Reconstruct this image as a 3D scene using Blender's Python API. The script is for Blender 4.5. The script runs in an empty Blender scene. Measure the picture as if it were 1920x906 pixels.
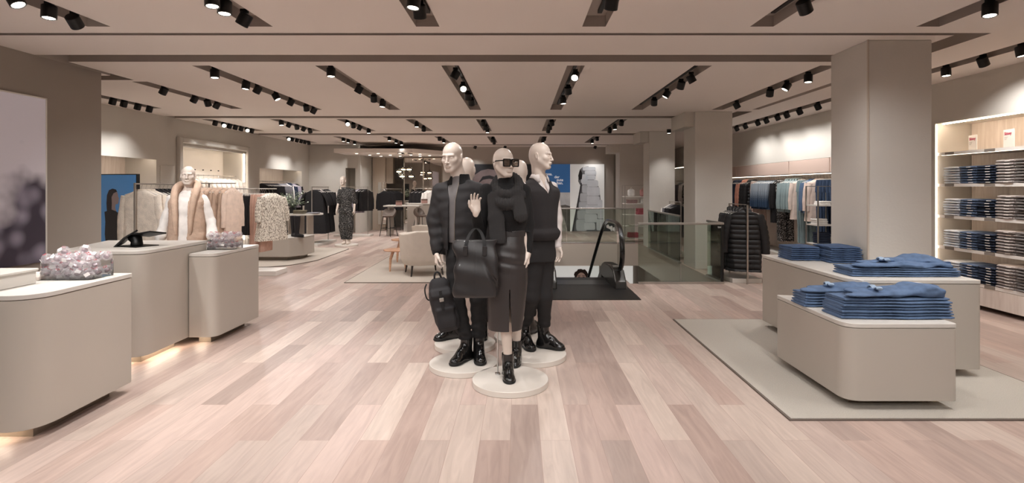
import bpy, bmesh, math, random
import numpy as np
from mathutils import Vector, Matrix, Euler
SC = bpy.context.scene
COL = SC.collection
R = math.radians
PI = math.pi
rnd = random.Random(11)
EYE = 1.55

def flo(px, py, z=0.0):
    """where a point at height z seen at picture place (px, py) stands"""
    d = 1000 * (EYE - z) / (py - 352)
    return (px - 975) * d / 1000, d

def link(o, parent=None):
    COL.objects.link(o)
    if parent is not None:
        o.parent = parent
    return o

def T(o, label=None, cat=None, group=None, kind=None):
    if label: o['label'] = label
    if cat: o['category'] = cat
    if group: o['group'] = group
    if kind: o['kind'] = kind
    return o

def root(name, loc, rz=0, label=None, cat=None, group=None):
    o = bpy.data.objects.new(name, None)
    o.empty_display_size = .1
    link(o)
    o.location = loc
    o.rotation_euler = (0, 0, rz)
    return T(o, label, cat, group)

def kids(o):
    return list(KIDS.get(o.name, []))
KIDS = {}
def mobj(name, me, parent=None):
    o = bpy.data.objects.new(name, me)
    link(o, parent)
    if parent is not None:
        KIDS.setdefault(parent.name, []).append(o)
    return o

def clone(o, loc=None, rot=None, label=None, group=None, parent=None, scale=None):
    c = o.copy()
    link(c, parent)
    if parent is not None:
        KIDS.setdefault(parent.name, []).append(c)
    for k in kids(o):
        clone(k, parent=c)
    if loc is not None: c.location = loc
    if rot is not None: c.rotation_euler = rot
    if scale is not None: c.scale = scale
    if label: c['label'] = label
    if group: c['group'] = group
    return c

# ---------------------------------------------------------------- materials
def lin(c):
    if isinstance(c, str):
        c = tuple(int(c[i:i+2], 16) / 255 for i in (0, 2, 4))
    return tuple((x / 12.92 if x <= .04045 else ((x + .055) / 1.055) ** 2.4) for x in c) + (1,)

MATS = {}
def mat(name, col, rough=.6, metal=0, noise=0, nscale=8, bump=0, bscale=60, emit=0, trans=0, coat=0, sheen=0, col2=None, alpha=1, stretch=(1, 1, 1), spec=.5, ior=1.45):
    if name in MATS: return MATS[name]
    m = bpy.data.materials.new(name)
    m.use_nodes = True
    nt = m.node_tree
    b = nt.nodes['Principled BSDF']
    L = nt.links.new
    c = lin(col)
    b.inputs['Base Color'].default_value = c
    b.inputs['Roughness'].default_value = rough
    b.inputs['Metallic'].default_value = metal
    b.inputs['Transmission Weight'].default_value = trans
    b.inputs['Coat Weight'].default_value = coat
    b.inputs['Sheen Weight'].default_value = sheen
    b.inputs['Specular IOR Level'].default_value = spec
    b.inputs['IOR'].default_value = ior
    if alpha < 1: b.inputs['Alpha'].default_value = alpha
    if emit:
        b.inputs['Emission Color'].default_value = c
        b.inputs['Emission Strength'].default_value = emit
    if noise or bump or col2:
        tc = nt.nodes.new('ShaderNodeTexCoord')
        mp = nt.nodes.new('ShaderNodeMapping')
        mp.inputs['Scale'].default_value = stretch
        L(tc.outputs['Object'], mp.inputs['Vector'])
    if noise or col2:
        n = nt.nodes.new('ShaderNodeTexNoise')
        n.inputs['Scale'].default_value = nscale
        n.inputs['Detail'].default_value = 4
        L(mp.outputs[0], n.inputs['Vector'])
        r = nt.nodes.new('ShaderNodeValToRGB')
        if col2:
            c2 = lin(col2)
            r.color_ramp.elements[0].position = .42
            r.color_ramp.elements[1].position = .58
            r.color_ramp.elements[0].color = c
            r.color_ramp.elements[1].color = c2
        else:
            r.color_ramp.elements[0].position = .3
            r.color_ramp.elements[1].position = .7
            r.color_ramp.elements[0].color = tuple(x * (1 - noise) for x in c[:3]) + (1,)
            r.color_ramp.elements[1].color = tuple(min(1, x * (1 + noise)) for x in c[:3]) + (1,)
        L(n.outputs['Fac'], r.inputs[0])
        L(r.outputs[0], b.inputs['Base Color'])
        if emit: L(r.outputs[0], b.inputs['Emission Color'])
    if bump:
        n2 = nt.nodes.new('ShaderNodeTexNoise')
        n2.inputs['Scale'].default_value = bscale
        n2.inputs['Detail'].default_value = 3
        L(mp.outputs[0], n2.inputs['Vector'])
        bp = nt.nodes.new('ShaderNodeBump')
        bp.inputs['Strength'].default_value = bump
        bp.inputs['Distance'].default_value = .01
        L(n2.outputs['Fac'], bp.inputs['Height'])
        L(bp.outputs[0], b.inputs['Normal'])
    MATS[name] = m
    return m

def glass_mat(name, col, rough=.0, shadow=.85, ior=1.45, tint=None):
    """thin architectural glass: clear with a little mirror in it"""
    m = bpy.data.materials.new(name)
    m.use_nodes = True
    nt = m.node_tree
    nt.nodes.clear()
    out = nt.nodes.new('ShaderNodeOutputMaterial')
    tr = nt.nodes.new('ShaderNodeBsdfTransparent')
    tr.inputs[0].default_value = lin(col)
    gl = nt.nodes.new('ShaderNodeBsdfGlossy')
    gl.inputs['Roughness'].default_value = rough
    gl.inputs['Color'].default_value = lin('F2F6F4')
    fr = nt.nodes.new('ShaderNodeFresnel')
    fr.inputs['IOR'].default_value = ior
    mx = nt.nodes.new('ShaderNodeMixShader')
    nt.links.new(fr.outputs[0], mx.inputs[0])
    nt.links.new(tr.outputs[0], mx.inputs[1])
    nt.links.new(gl.outputs[0], mx.inputs[2])
    nt.links.new(mx.outputs[0], out.inputs[0])
    MATS[name] = m
    return m

# ---------------------------------------------------------------- mesh collecting
class MB:
    def __init__(s):
        s.v = []; s.f = []; s.mi = []; s.cur = 0
    def add(s, vs, fs):
        n = len(s.v)
        s.v += [tuple(v) for v in vs]
        s.f += [tuple(n + i for i in f) for f in fs]
        s.mi += [s.cur] * len(fs)
        return s
    def box(s, x0, x1, y0, y1, z0, z1, M=None):
        vs = [(x, y, z) for z in (z0, z1) for y in (y0, y1) for x in (x0, x1)]
        if M is not None: vs = [M @ Vector(v) for v in vs]
        return s.add(vs, [(0, 2, 3, 1), (4, 5, 7, 6), (0, 1, 5, 4), (2, 6, 7, 3), (0, 4, 6, 2), (1, 3, 7, 5)])
    def prism(s, pts, z0, z1, M=None):
        a = sum(pts[i][0] * pts[(i + 1) % len(pts)][1] - pts[(i + 1) % len(pts)][0] * pts[i][1] for i in range(len(pts)))
        if a < 0: pts = pts[::-1]
        n = len(pts)
        vs = [(p[0], p[1], z0) for p in pts] + [(p[0], p[1], z1) for p in pts]
        if M is not None: vs = [M @ Vector(v) for v in vs]
        return s.add(vs, [tuple(range(n - 1, -1, -1)), tuple(range(n, 2 * n))] + [(i, (i + 1) % n, n + (i + 1) % n, n + i) for i in range(n)])
    def rings(s, rings, cap=True, closed=True):
        """skin a list of rings, all of one length"""
        n = len(rings[0])
        vs = [p for r in rings for p in r]
        fs = []
        m = n if closed else n - 1
        for k in range(len(rings) - 1):
            for i in range(m):
                j = (i + 1) % n
                fs.append((k * n + i, k * n + j, (k + 1) * n + j, (k + 1) * n + i))
        if cap:
            fs.append(tuple(range(n - 1, -1, -1)))
            fs.append(tuple((len(rings) - 1) * n + i for i in range(n)))
        return s.add(vs, fs)
    def tube(s, path, r, n=8, cap=True, flat=1.0):
        P = [Vector(p) for p in path]
        rr = r if isinstance(r, (list, tuple)) else [r] * len(P)
        rings = []
        up = None
        for i, p in enumerate(P):
            t = (P[min(i + 1, len(P) - 1)] - P[max(i - 1, 0)]).normalized()
            if up is None:
                up = Vector((0, 0, 1)) if abs(t.z) < .9 else Vector((0, 1, 0))
            a = t.cross(up).normalized()
            b = a.cross(t).normalized()
            up = b
            rings.append([p + (a * math.cos(q) * rr[i] + b * math.sin(q) * rr[i] * flat) for q in [2 * PI * k / n for k in range(n)]])
        return s.rings(rings, cap)
    def cyl(s, x, y, z0, z1, r, n=20, r2=None):
        r2 = r if r2 is None else r2
        return s.rings([[(x + r * math.cos(2 * PI * k / n), y + r * math.sin(2 * PI * k / n), z0) for k in range(n)],
                        [(x + r2 * math.cos(2 * PI * k / n), y + r2 * math.sin(2 * PI * k / n), z1) for k in range(n)]])
    def lathe(s, prof, n=24, x=0, y=0):
        return s.rings([[(x + r * math.cos(2 * PI * k / n), y + r * math.sin(2 * PI * k / n), z) for k in range(n)] for r, z in prof])
    def build(s, name, m, parent=None, smooth=False, bevel=0, seg=2, sub=0):
        me = bpy.data.meshes.new(name)
        me.from_pydata(s.v, [], s.f)
        ms = m if isinstance(m, (list, tuple)) else [m]
        for q in ms: me.materials.append(q)
        if len(ms) > 1: me.polygons.foreach_set('material_index', s.mi)
        me.validate()
        bm = bmesh.new(); bm.from_mesh(me)
        bmesh.ops.recalc_face_normals(bm, faces=bm.faces)
        bm.to_mesh(me); bm.free()
        if smooth:
            me.polygons.foreach_set('use_smooth', [True] * len(me.polygons))
            me.set_sharp_from_angle(angle=R(42))
        o = mobj(name, me, parent)
        if bevel:
            b = o.modifiers.new('bevel', 'BEVEL')
            b.width = bevel; b.segments = seg; b.limit_method = 'ANGLE'; b.angle_limit = R(40)
        if sub:
            b = o.modifiers.new('sub', 'SUBSURF'); b.levels = sub; b.render_levels = sub
        return o

def rpoly(pts, rad, seg=8):
    """round the corners of a polygon; rad one number or one per corner"""
    n = len(pts)
    rs = rad if isinstance(rad, (list, tuple)) else [rad] * n
    out = []
    for i in range(n):
        p = Vector(pts[i]); a = Vector(pts[i - 1]) - p; b = Vector(pts[(i + 1) % n]) - p
        r = rs[i]
        if r <= 0:
            out.append(tuple(p)); continue
        la, lb = a.length, b.length
        a.normalize(); b.normalize()
        ang = a.angle(b)
        t = min(r / math.tan(ang / 2), la * .49, lb * .49)
        p0 = p + a * t; p1 = p + b * t
        for k in range(seg + 1):
            u = k / seg
            q = p0 * (1 - u) ** 2 + p * 2 * u * (1 - u) + p1 * u * u
            # nearer to a circle than the plain curve
            out.append((q.x, q.y))
    return out

def text_mesh(name, s, size, m, parent, loc, rot=(PI / 2, 0, 0), ext=.001, bold=0, align='LEFT', mirror=False):
    cu = bpy.data.curves.new(name, 'FONT')
    cu.body = s; cu.size = size; cu.extrude = ext; cu.offset = bold; cu.align_x = align
    tmp = bpy.data.objects.new(name, cu)
    COL.objects.link(tmp)
    dg = bpy.context.evaluated_depsgraph_get()
    me = bpy.data.meshes.new_from_object(tmp.evaluated_get(dg))
    bpy.data.objects.remove(tmp)
    me.materials.clear(); me.materials.append(m)
    me.transform(Matrix.Diagonal((-1 if mirror else 1, 1, 1, 1)))
    o = mobj(name, me, parent)
    o.location = loc; o.rotation_euler = rot
    return o

# ---------------------------------------------------------------- implicit surfaces (cloth, bodies, soft things)
def axis_pts(a, b, step, fine=()):
    """coordinates from a to b, a finer step inside the ranges of fine = [(lo, hi, step)]"""
    out = [a]
    while out[-1] < b:
        s = step
        for lo, hi, st in fine:
            if lo <= out[-1] < hi: s = st
            elif out[-1] < lo < out[-1] + s: s = max(lo - out[-1], .001)
        out.append(out[-1] + s)
    return np.array(out, dtype=np.float32)

class Field:
    def __init__(s, lo, hi, step, fx=(), fy=(), fz=()):
        s.ax = [axis_pts(lo[i], hi[i], step, (fx, fy, fz)[i]) for i in range(3)]
        s.f = np.full([len(a) for a in s.ax], 1.0, dtype=np.float32)
    def sub(s, lo, hi):
        sl = []
        for i in range(3):
            a = int(np.searchsorted(s.ax[i], lo[i])); b = int(np.searchsorted(s.ax[i], hi[i]))
            sl.append(slice(max(a - 1, 0), min(b + 1, len(s.ax[i]))))
        if any(q.stop - q.start <= 0 for q in sl): return None, None
        return tuple(sl), (s.ax[0][sl[0]][:, None, None], s.ax[1][sl[1]][None, :, None], s.ax[2][sl[2]][None, None, :])
    def comb(s, sl, d, k, op):
        f = s.f[sl]
        if op == 'u':
            h = np.maximum(k - np.abs(f - d), 0) / max(k, 1e-6)
            s.f[sl] = np.minimum(f, d) - h * h * k * .25
        elif op == 's':
            d = -d
            h = np.maximum(k - np.abs(f - d), 0) / max(k, 1e-6)
            s.f[sl] = np.maximum(f, d) + h * h * k * .25
        else:
            s.f[sl] = np.maximum(f, d)
    def cone(s, a, b, ra, rb, k=.02, op='u', n=None, sq=1.0):
        a = np.array(a, float); b = np.array(b, float)
        m = max(ra, rb) + k + .03
        sl, P = s.sub(np.minimum(a, b) - m, np.maximum(a, b) + m)
        if sl is None: return s
        ab = b - a; L2 = max(float(ab @ ab), 1e-9)
        t = ((P[0] - a[0]) * ab[0] + (P[1] - a[1]) * ab[1] + (P[2] - a[2]) * ab[2]) / L2
        t = np.clip(t, 0, 1)
        o = [P[i] - (a[i] + t * ab[i]) for i in range(3)]
        if n is not None:
            q = (o[0] * n[0] + o[1] * n[1] + o[2] * n[2]) * (sq - 1)
            o = [o[i] + q * n[i] for i in range(3)]
        d = np.sqrt(o[0] ** 2 + o[1] ** 2 + o[2] ** 2) - (ra + t * (rb - ra))
        s.comb(sl, d.astype(np.float32), k, op)
        return s
    def chain(s, pts, rr, k=.02, **kw):
        for i in range(len(pts) - 1): s.cone(pts[i], pts[i + 1], rr[i], rr[i + 1], k, **kw)
        return s
    def ell(s, c, r, k=.02, op='u', M=None):
        c = np.array(c, float); m = max(r) + k + .03
        sl, P = s.sub(c - m, c + m)
        if sl is None: return s
        q = [P[i] - c[i] for i in range(3)]
        if M is not None:   # M: local -> field rotation
            q = [M[0][i] * q[0] + M[1][i] * q[1] + M[2][i] * q[2] for i in range(3)]
        k0 = np.sqrt((q[0] / r[0]) ** 2 + (q[1] / r[1]) ** 2 + (q[2] / r[2]) ** 2) + 1e-6
        k1 = np.sqrt((q[0] / r[0] ** 2) ** 2 + (q[1] / r[1] ** 2) ** 2 + (q[2] / r[2] ** 2) ** 2) + 1e-6
        s.comb(sl, (k0 * (k0 - 1) / k1).astype(np.float32), k, op)
        return s
    def box(s, c, h, r=.01, k=.01, op='u', M=None):
        c = np.array(c, float); m = float(np.linalg.norm(h)) + k + .02
        sl, P = s.sub(c - m, c + m)
        if sl is None: return s
        q = [P[i] - c[i] for i in range(3)]
        if M is not None:
            q = [M[0][i] * q[0] + M[1][i] * q[1] + M[2][i] * q[2] for i in range(3)]
        q = [np.abs(q[i]) - (h[i] - r) for i in range(3)]
        d = np.sqrt(np.maximum(q[0], 0) ** 2 + np.maximum(q[1], 0) ** 2 + np.maximum(q[2], 0) ** 2) + np.minimum(np.maximum(np.maximum(q[0], q[1]), q[2]), 0) - r
        s.comb(sl, d.astype(np.float32), k, op)
        return s
    def loft(s, rows, k=.02, op='u', p=2.0, tops=True):
        """rows: (z, cx, cy, rx, ry) bottom to top or top to bottom"""
        rows = sorted(rows)
        A = np.array(rows, float)
        z0, z1 = A[0, 0], A[-1, 0]
        m = k + .04
        lo = (min(A[:, 1] - A[:, 3]) - m, min(A[:, 2] - A[:, 4]) - m, z0 - m)
        hi = (max(A[:, 1] + A[:, 3]) + m, max(A[:, 2] + A[:, 4]) + m, z1 + m)
        sl, P = s.sub(lo, hi)
        if sl is None: return s
        z = P[2].ravel()
        zz = np.clip(z, z0, z1)
        # smooth interpolation
        def itp(c):
            return smooth_interp(zz, A[:, 0], A[:, c])[None, None, :]
        cx, cy, rx, ry = itp(1), itp(2), itp(3), itp(4)
        u = (np.abs((P[0] - cx) / rx) ** p + np.abs((P[1] - cy) / ry) ** p) ** (1 / p)
        d = (u - 1) * np.minimum(rx, ry)
        d = np.maximum(d, np.maximum(P[2] - z1, z0 - P[2]))
        s.comb(sl, d.astype(np.float32), k, op)
        return s
    def fn(s, func):
        """func(f, X, Y, Z) -> new f"""
        s.f = func(s.f, s.ax[0][:, None, None], s.ax[1][None, :, None], s.ax[2][None, None, :]).astype(np.float32)
        return s
    def mesh(s, name, m, parent=None, loc=None, rot=None):
        vs, fs = nets(s.f, s.ax)
        me = bpy.data.meshes.new(name)
        me.vertices.add(len(vs)); me.vertices.foreach_set('co', vs.astype(np.float32).ravel())
        me.loops.add(len(fs) * 4); me.loops.foreach_set('vertex_index', fs.astype(np.int32).ravel())
        me.polygons.add(len(fs))
        me.polygons.foreach_set('loop_start', np.arange(0, len(fs) * 4, 4, dtype=np.int32))
        me.polygons.foreach_set('loop_total', np.full(len(fs), 4, dtype=np.int32))
        me.polygons.foreach_set('use_smooth', np.ones(len(fs), dtype=bool))
        me.update(calc_edges=True); me.validate()
        me.materials.append(m)
        o = mobj(name, me, parent)
        if loc is not None: o.location = loc
        if rot is not None: o.rotation_euler = rot
        return o

def smooth_interp(x, xp, fp):
    """monotone-ish cubic interpolation"""
    xp = np.asarray(xp, float); fp = np.asarray(fp, float)
    if len(xp) < 3: return np.interp(x, xp, fp)
    h = np.diff(xp); dl = np.diff(fp) / np.maximum(h, 1e-9)
    mm = np.zeros(len(xp)); mm[0] = dl[0]; mm[-1] = dl[-1]
    for i in range(1, len(xp) - 1):
        mm[i] = 0 if dl[i - 1] * dl[i] <= 0 else 2 * dl[i - 1] * dl[i] / (dl[i - 1] + dl[i])
    i = np.clip(np.searchsorted(xp, x) - 1, 0, len(h) - 1)
    t = (x - xp[i]) / np.maximum(h[i], 1e-9)
    return ((1 + 2 * t) * (1 - t) ** 2) * fp[i] + t * (1 - t) ** 2 * h[i] * mm[i] + t * t * (3 - 2 * t) * fp[i + 1] + t * t * (t - 1) * h[i] * mm[i + 1]

def nets(f, ax):
    f = f.copy()
    for a in range(3):   # close the surface at the grid's border
        sl = [slice(None)] * 3
        for e in (0, -1):
            sl[a] = e; f[tuple(sl)] = np.maximum(f[tuple(sl)], .001)
    s = f < 0
    nx, ny, nz = f.shape
    c = np.zeros((nx - 1, ny - 1, nz - 1), np.uint8)
    for dx in (0, 1):
        for dy in (0, 1):
            for dz in (0, 1):
                c += s[dx:nx - 1 + dx, dy:ny - 1 + dy, dz:nz - 1 + dz]
    I = np.argwhere((c > 0) & (c < 8))
    idx = np.full(c.shape, -1, np.int32)
    idx[I[:, 0], I[:, 1], I[:, 2]] = np.arange(len(I))
    acc = np.zeros((len(I), 3)); cnt = np.zeros(len(I))
    i, j, k = I.T
    for a in range(3):
        o = [b for b in range(3) if b != a]
        for u in (0, 1):
            for v in (0, 1):
                d0 = [0, 0, 0]; d0[o[0]] = u; d0[o[1]] = v
                d1 = list(d0); d1[a] = 1
                fa = f[i + d0[0], j + d0[1], k + d0[2]].astype(float); fb = f[i + d1[0], j + d1[1], k + d1[2]].astype(float)
                m = (fa < 0) != (fb < 0)
                t = np.where(m, fa / np.where(m, fa - fb, 1), 0)
                p = np.zeros((len(I), 3))
                for b in range(3):
                    x0 = ax[b][I[:, b] + d0[b]]; x1 = ax[b][I[:, b] + d1[b]]
                    p[:, b] = x0 + t * (x1 - x0)
                acc[m] += p[m]; cnt[m] += 1
    V = acc / np.maximum(cnt, 1)[:, None]
    F = []
    for a in range(3):
        b, c2 = (a + 1) % 3, (a + 2) % 3
        s0 = [slice(None)] * 3; s1 = [slice(None)] * 3
        s0[a] = slice(0, -1); s1[a] = slice(1, None)
        s0[b] = s1[b] = slice(1, -1); s0[c2] = s1[c2] = slice(1, -1)
        A = s[tuple(s0)]; B = s[tuple(s1)]
        E = np.argwhere(A != B)
        if not len(E): continue
        inside = A[E[:, 0], E[:, 1], E[:, 2]]
        E = E.copy(); E[:, b] += 1; E[:, c2] += 1
        def cell(db, dc):
            q = E.copy(); q[:, b] += db; q[:, c2] += dc
            return idx[q[:, 0], q[:, 1], q[:, 2]]
        q = np.stack([cell(-1, -1), cell(0, -1), cell(0, 0), cell(-1, 0)], 1)
        q[~inside] = q[~inside][:, ::-1]
        F.append(q)
    return V, np.concatenate(F)

def Rm(rx=0, ry=0, rz=0):
    return np.array(Euler((R(rx), R(ry), R(rz))).to_matrix())
# ================================================================ camera
cam_d = bpy.data.cameras.new('camera')
cam_d.sensor_width = 36; cam_d.lens = 1000 / 1920 * 36
cam_d.shift_x = -15 / 1920; cam_d.shift_y = (352 - 453) / 1920
cam_d.clip_start = .05; cam_d.clip_end = 80
cam = bpy.data.objects.new('camera', cam_d); COL.objects.link(cam)
cam.location = (0, 0, EYE); cam.rotation_euler = (PI / 2, 0, 0)
SC.camera = cam

# ================================================================ materials of the shell
M_wall = mat('greige_plaster', 'CAC5BD', .75, noise=.03, nscale=1.5, bump=.05, bscale=90)
M_wallb = mat('brown_grey_plaster', 'B3ABA3', .8, noise=.03, nscale=1.5)
M_ceil = mat('ceiling_plaster', 'EDE5DE', .85, noise=.015, nscale=.6)
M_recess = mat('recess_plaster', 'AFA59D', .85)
M_black = mat('black_metal', '0B0B0B', .45)
M_steel = mat('brushed_steel', 'B5B0AA', .35, metal=.9)
M_desk = mat('greige_lacquer', 'B8B0A6', .42, noise=.012, nscale=2)
M_top = mat('pale_laminate', 'CFCAC3', .4, noise=.01, nscale=3)
M_plinth = mat('plinth_metal', '8B8074', .4, metal=.3)
M_lens = mat('lamp_lens', 'FFF3E2', .3, emit=9)
M_lensdim = mat('lamp_lens_side', 'FFE8CC', .3, emit=2.2)
M_white = mat('white_paint', 'E9E4DE', .5)
M_glass = glass_mat('clear_glass', 'F6F8F6')
M_glassg = glass_mat('greenish_glass', 'EBF0EB')
M_led = mat('led_strip', 'FFEBD2', .3, emit=40)

def wood_mat(name, c0, c1, stretch=(1, 12, 12), rough=.45, sc=3.0):
    m = bpy.data.materials.new(name); m.use_nodes = True
    nt = m.node_tree; b = nt.nodes['Principled BSDF']; L = nt.links.new
    tc = nt.nodes.new('ShaderNodeTexCoord'); mp = nt.nodes.new('ShaderNodeMapping')
    mp.inputs['Scale'].default_value = stretch
    n = nt.nodes.new('ShaderNodeTexNoise'); n.inputs['Scale'].default_value = sc; n.inputs['Detail'].default_value = 6; n.inputs['Distortion'].default_value = .6
    r = nt.nodes.new('ShaderNodeValToRGB'); r.color_ramp.elements[0].position = .35; r.color_ramp.elements[1].position = .65
    r.color_ramp.elements[0].color = lin(c0); r.color_ramp.elements[1].color = lin(c1)
    L(tc.outputs['Object'], mp.inputs[0]); L(mp.outputs[0], n.inputs[0]); L(n.outputs[0], r.inputs[0]); L(r.outputs[0], b.inputs['Base Color'])
    b.inputs['Roughness'].default_value = rough
    MATS[name] = m
    return m
M_paleoak = wood_mat('pale_oak', 'D9CCC2', 'E8DED5', (8, 8, .8))
M_oak = wood_mat('natural_oak', 'B78A6C', 'D2A688', (2, 2, 14))

def plank_floor():
    m = bpy.data.materials.new('plank_floor'); m.use_nodes = True
    nt = m.node_tree; b = nt.nodes['Principled BSDF']; L = nt.links.new
    N = nt.nodes.new
    tc = N('ShaderNodeTexCoord')
    mp = N('ShaderNodeMapping'); mp.inputs['Rotation'].default_value = (0, 0, PI / 2)
    mp.inputs['Location'].default_value = (.37, .06, 0)
    L(tc.outputs['Object'], mp.inputs[0])
    br = N('ShaderNodeTexBrick')
    br.offset = .37; br.offset_frequency = 2; br.squash = 1
    br.inputs['Color1'].default_value = (0, 0, 0, 1); br.inputs['Color2'].default_value = (1, 1, 1, 1)
    br.inputs['Mortar'].default_value = (.5, .5, .5, 1)
    br.inputs['Scale'].default_value = 1; br.inputs['Mortar Size'].default_value = .0012
    br.inputs['Mortar Smooth'].default_value = .1; br.inputs['Bias'].default_value = 0
    br.inputs['Brick Width'].default_value = 1.45; br.inputs['Row Height'].default_value = .185
    L(mp.outputs[0], br.inputs['Vector'])
    rp = N('ShaderNodeValToRGB'); cr = rp.color_ramp
    cr.interpolation = 'LINEAR'
    cols = [(0, 'A4938B'), (.2, 'AE9990'), (.4, 'B8A298'), (.55, 'B5A59C'), (.7, 'C4AFA6'), (.86, 'C0B0A6'), (1, 'D0BFB4')]
    cr.elements[0].position = 0; cr.elements[0].color = lin(cols[0][1])
    cr.elements[1].position = 1; cr.elements[1].color = lin(cols[-1][1])
    for p, c in cols[1:-1]:
        e = cr.elements.new(p); e.color = lin(c)
    L(br.outputs['Color'], rp.inputs[0])
    # grain
    mp2 = N('ShaderNodeMapping'); mp2.inputs['Scale'].default_value = (9, .9, 1)
    L(tc.outputs['Object'], mp2.inputs[0])
    # shift the grain from plank to plank
    ad = N('ShaderNodeVectorMath'); ad.operation = 'ADD'
    sc = N('ShaderNodeVectorMath'); sc.operation = 'SCALE'; sc.inputs['Scale'].default_value = 13
    L(br.outputs['Color'], sc.inputs[0]); L(mp2.outputs[0], ad.inputs[0]); L(sc.outputs[0], ad.inputs[1])
    n = N('ShaderNodeTexNoise'); n.inputs['Scale'].default_value = 2.2; n.inputs['Detail'].default_value = 5; n.inputs['Distortion'].default_value = 1.2
    L(ad.outputs[0], n.inputs[0])
    g = N('ShaderNodeValToRGB'); g.color_ramp.elements[0].position = .3; g.color_ramp.elements[1].position = .7
    g.color_ramp.elements[0].color = (.84, .82, .81, 1); g.color_ramp.elements[1].color = (1.06, 1.05, 1.04, 1)
    L(n.outputs[0], g.inputs[0])
    mx = N('ShaderNodeMix'); mx.data_type = 'RGBA'; mx.blend_type = 'MULTIPLY'; mx.inputs[0].default_value = 1
    L(rp.outputs[0], mx.inputs[6]); L(g.outputs[0], mx.inputs[7])
    # seams
    mx2 = N('ShaderNodeMix'); mx2.data_type = 'RGBA'; mx2.blend_type = 'MIX'
    L(br.outputs['Fac'], mx2.inputs[0]); L(mx.outputs[2], mx2.inputs[6]); mx2.inputs[7].default_value = lin('9C857A')
    L(mx2.outputs[2], b.inputs['Base Color'])
    b.inputs['Roughness'].default_value = .42
    b.inputs['Specular IOR Level'].default_value = .4
    return m
M_floor = plank_floor()

# ================================================================ floor, ceiling
VX0, VX1, VY0, VY1 = .35, 3.285, 8.62, 14.8        # stair opening
def slab_with_hole():
    mb = MB()
    for (x0, x1, y0, y1) in ((-9, 7.2, -4, VY0), (-9, VX0, VY0, VY1), (VX1, 7.2, VY0, VY1), (-9, 7.2, VY1, 23), (VX0, 1.78, VY0, 9.15)):
        mb.box(x0, x1, y0, y1, -.012, 0)
    return mb.build('floor', M_floor)
T(slab_with_hole(), kind='structure')
fa = MB()
fa.box(VX0 - .1, VX1 + .1, VY1, VY1 + .12, -.62, -.015)
fa.box(VX1, VX1 + .12, VY0 - .1, VY1, -.62, -.015)
fa.box(VX0 - .12, VX0, VY0 - .1, VY1, -.62, -.015)
fa.box(1.8, VX1, VY0 - .12, VY0, -.62, -.015)
T(fa.build('trim_stairwell', mat('fascia', 'B4A79B', .3)), kind='structure')
lw = MB()
lw.box(-3, 6, 16.6, 16.7, -4.2, -.63); lw.box(VX1 + .6, VX1 + .7, 6, 16.6, -4.2, -.63); lw.box(-3, -2.9, 6, 16.6, -4.2, -.63)
T(lw.build('wall_lower', M_wallb), kind='structure')
lf = MB(); lf.box(-3, 6, 6, 16.7, -4.25, -4.2)
T(lf.build('floor_lower', mat('lower_floor', 'B8A79B', .4, noise=.06, nscale=3)), kind='structure')

SLOTX = [-6.65, -5.2, -3.79, -2.33, -.83, .665, 2.175, 3.67]
ROWS = [(2.2, 4.8), (6.33, 9.93), (11.3, 13.65), (15.1, 17.2)]
slots = []
for r, (y0, y1) in enumerate(ROWS):
    for i, x in enumerate(SLOTX):
        if r == 0 and i < 2: continue
        if r == 0 or r >= 1:
            a, b = y0, y1
            if r == 1 and i == 1: a, b = 7.29, 9.8
            if r == 1 and i == 0: a, b = 7.6, 9.75
            if r >= 2 and i == 7: continue
            slots.append((x - .105, x + .105, a, b, .1, r, i))
slots.append((5.02, 5.23, 2.0, 13.2, .1, 9, 8))
for x in SLOTX[2:]:
    slots.append((x - .105, x + .105, -2.5, .6, .1, -1, SLOTX.index(x)))
grooves = [(-5.3, 4.42, 5.0, 5.075, .12), (-5.3, 4.42, 5.82, 6.14, .14), (-5.3, -5.2, 5.82, 7.18, .14), (-7.2, -5.2, 6.9, 7.18, .14),
           (4.13, 4.42, 5.0, 6.14, .14), (-7.2, 4.42, 10.8, 11.12, .12), (4.13, 4.42, 10.14, 11.12, .12), (-7.2, 3.6, 14.25, 14.7, .12), (-7.2, 3.6, 17.9, 18.2, .12)]
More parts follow.
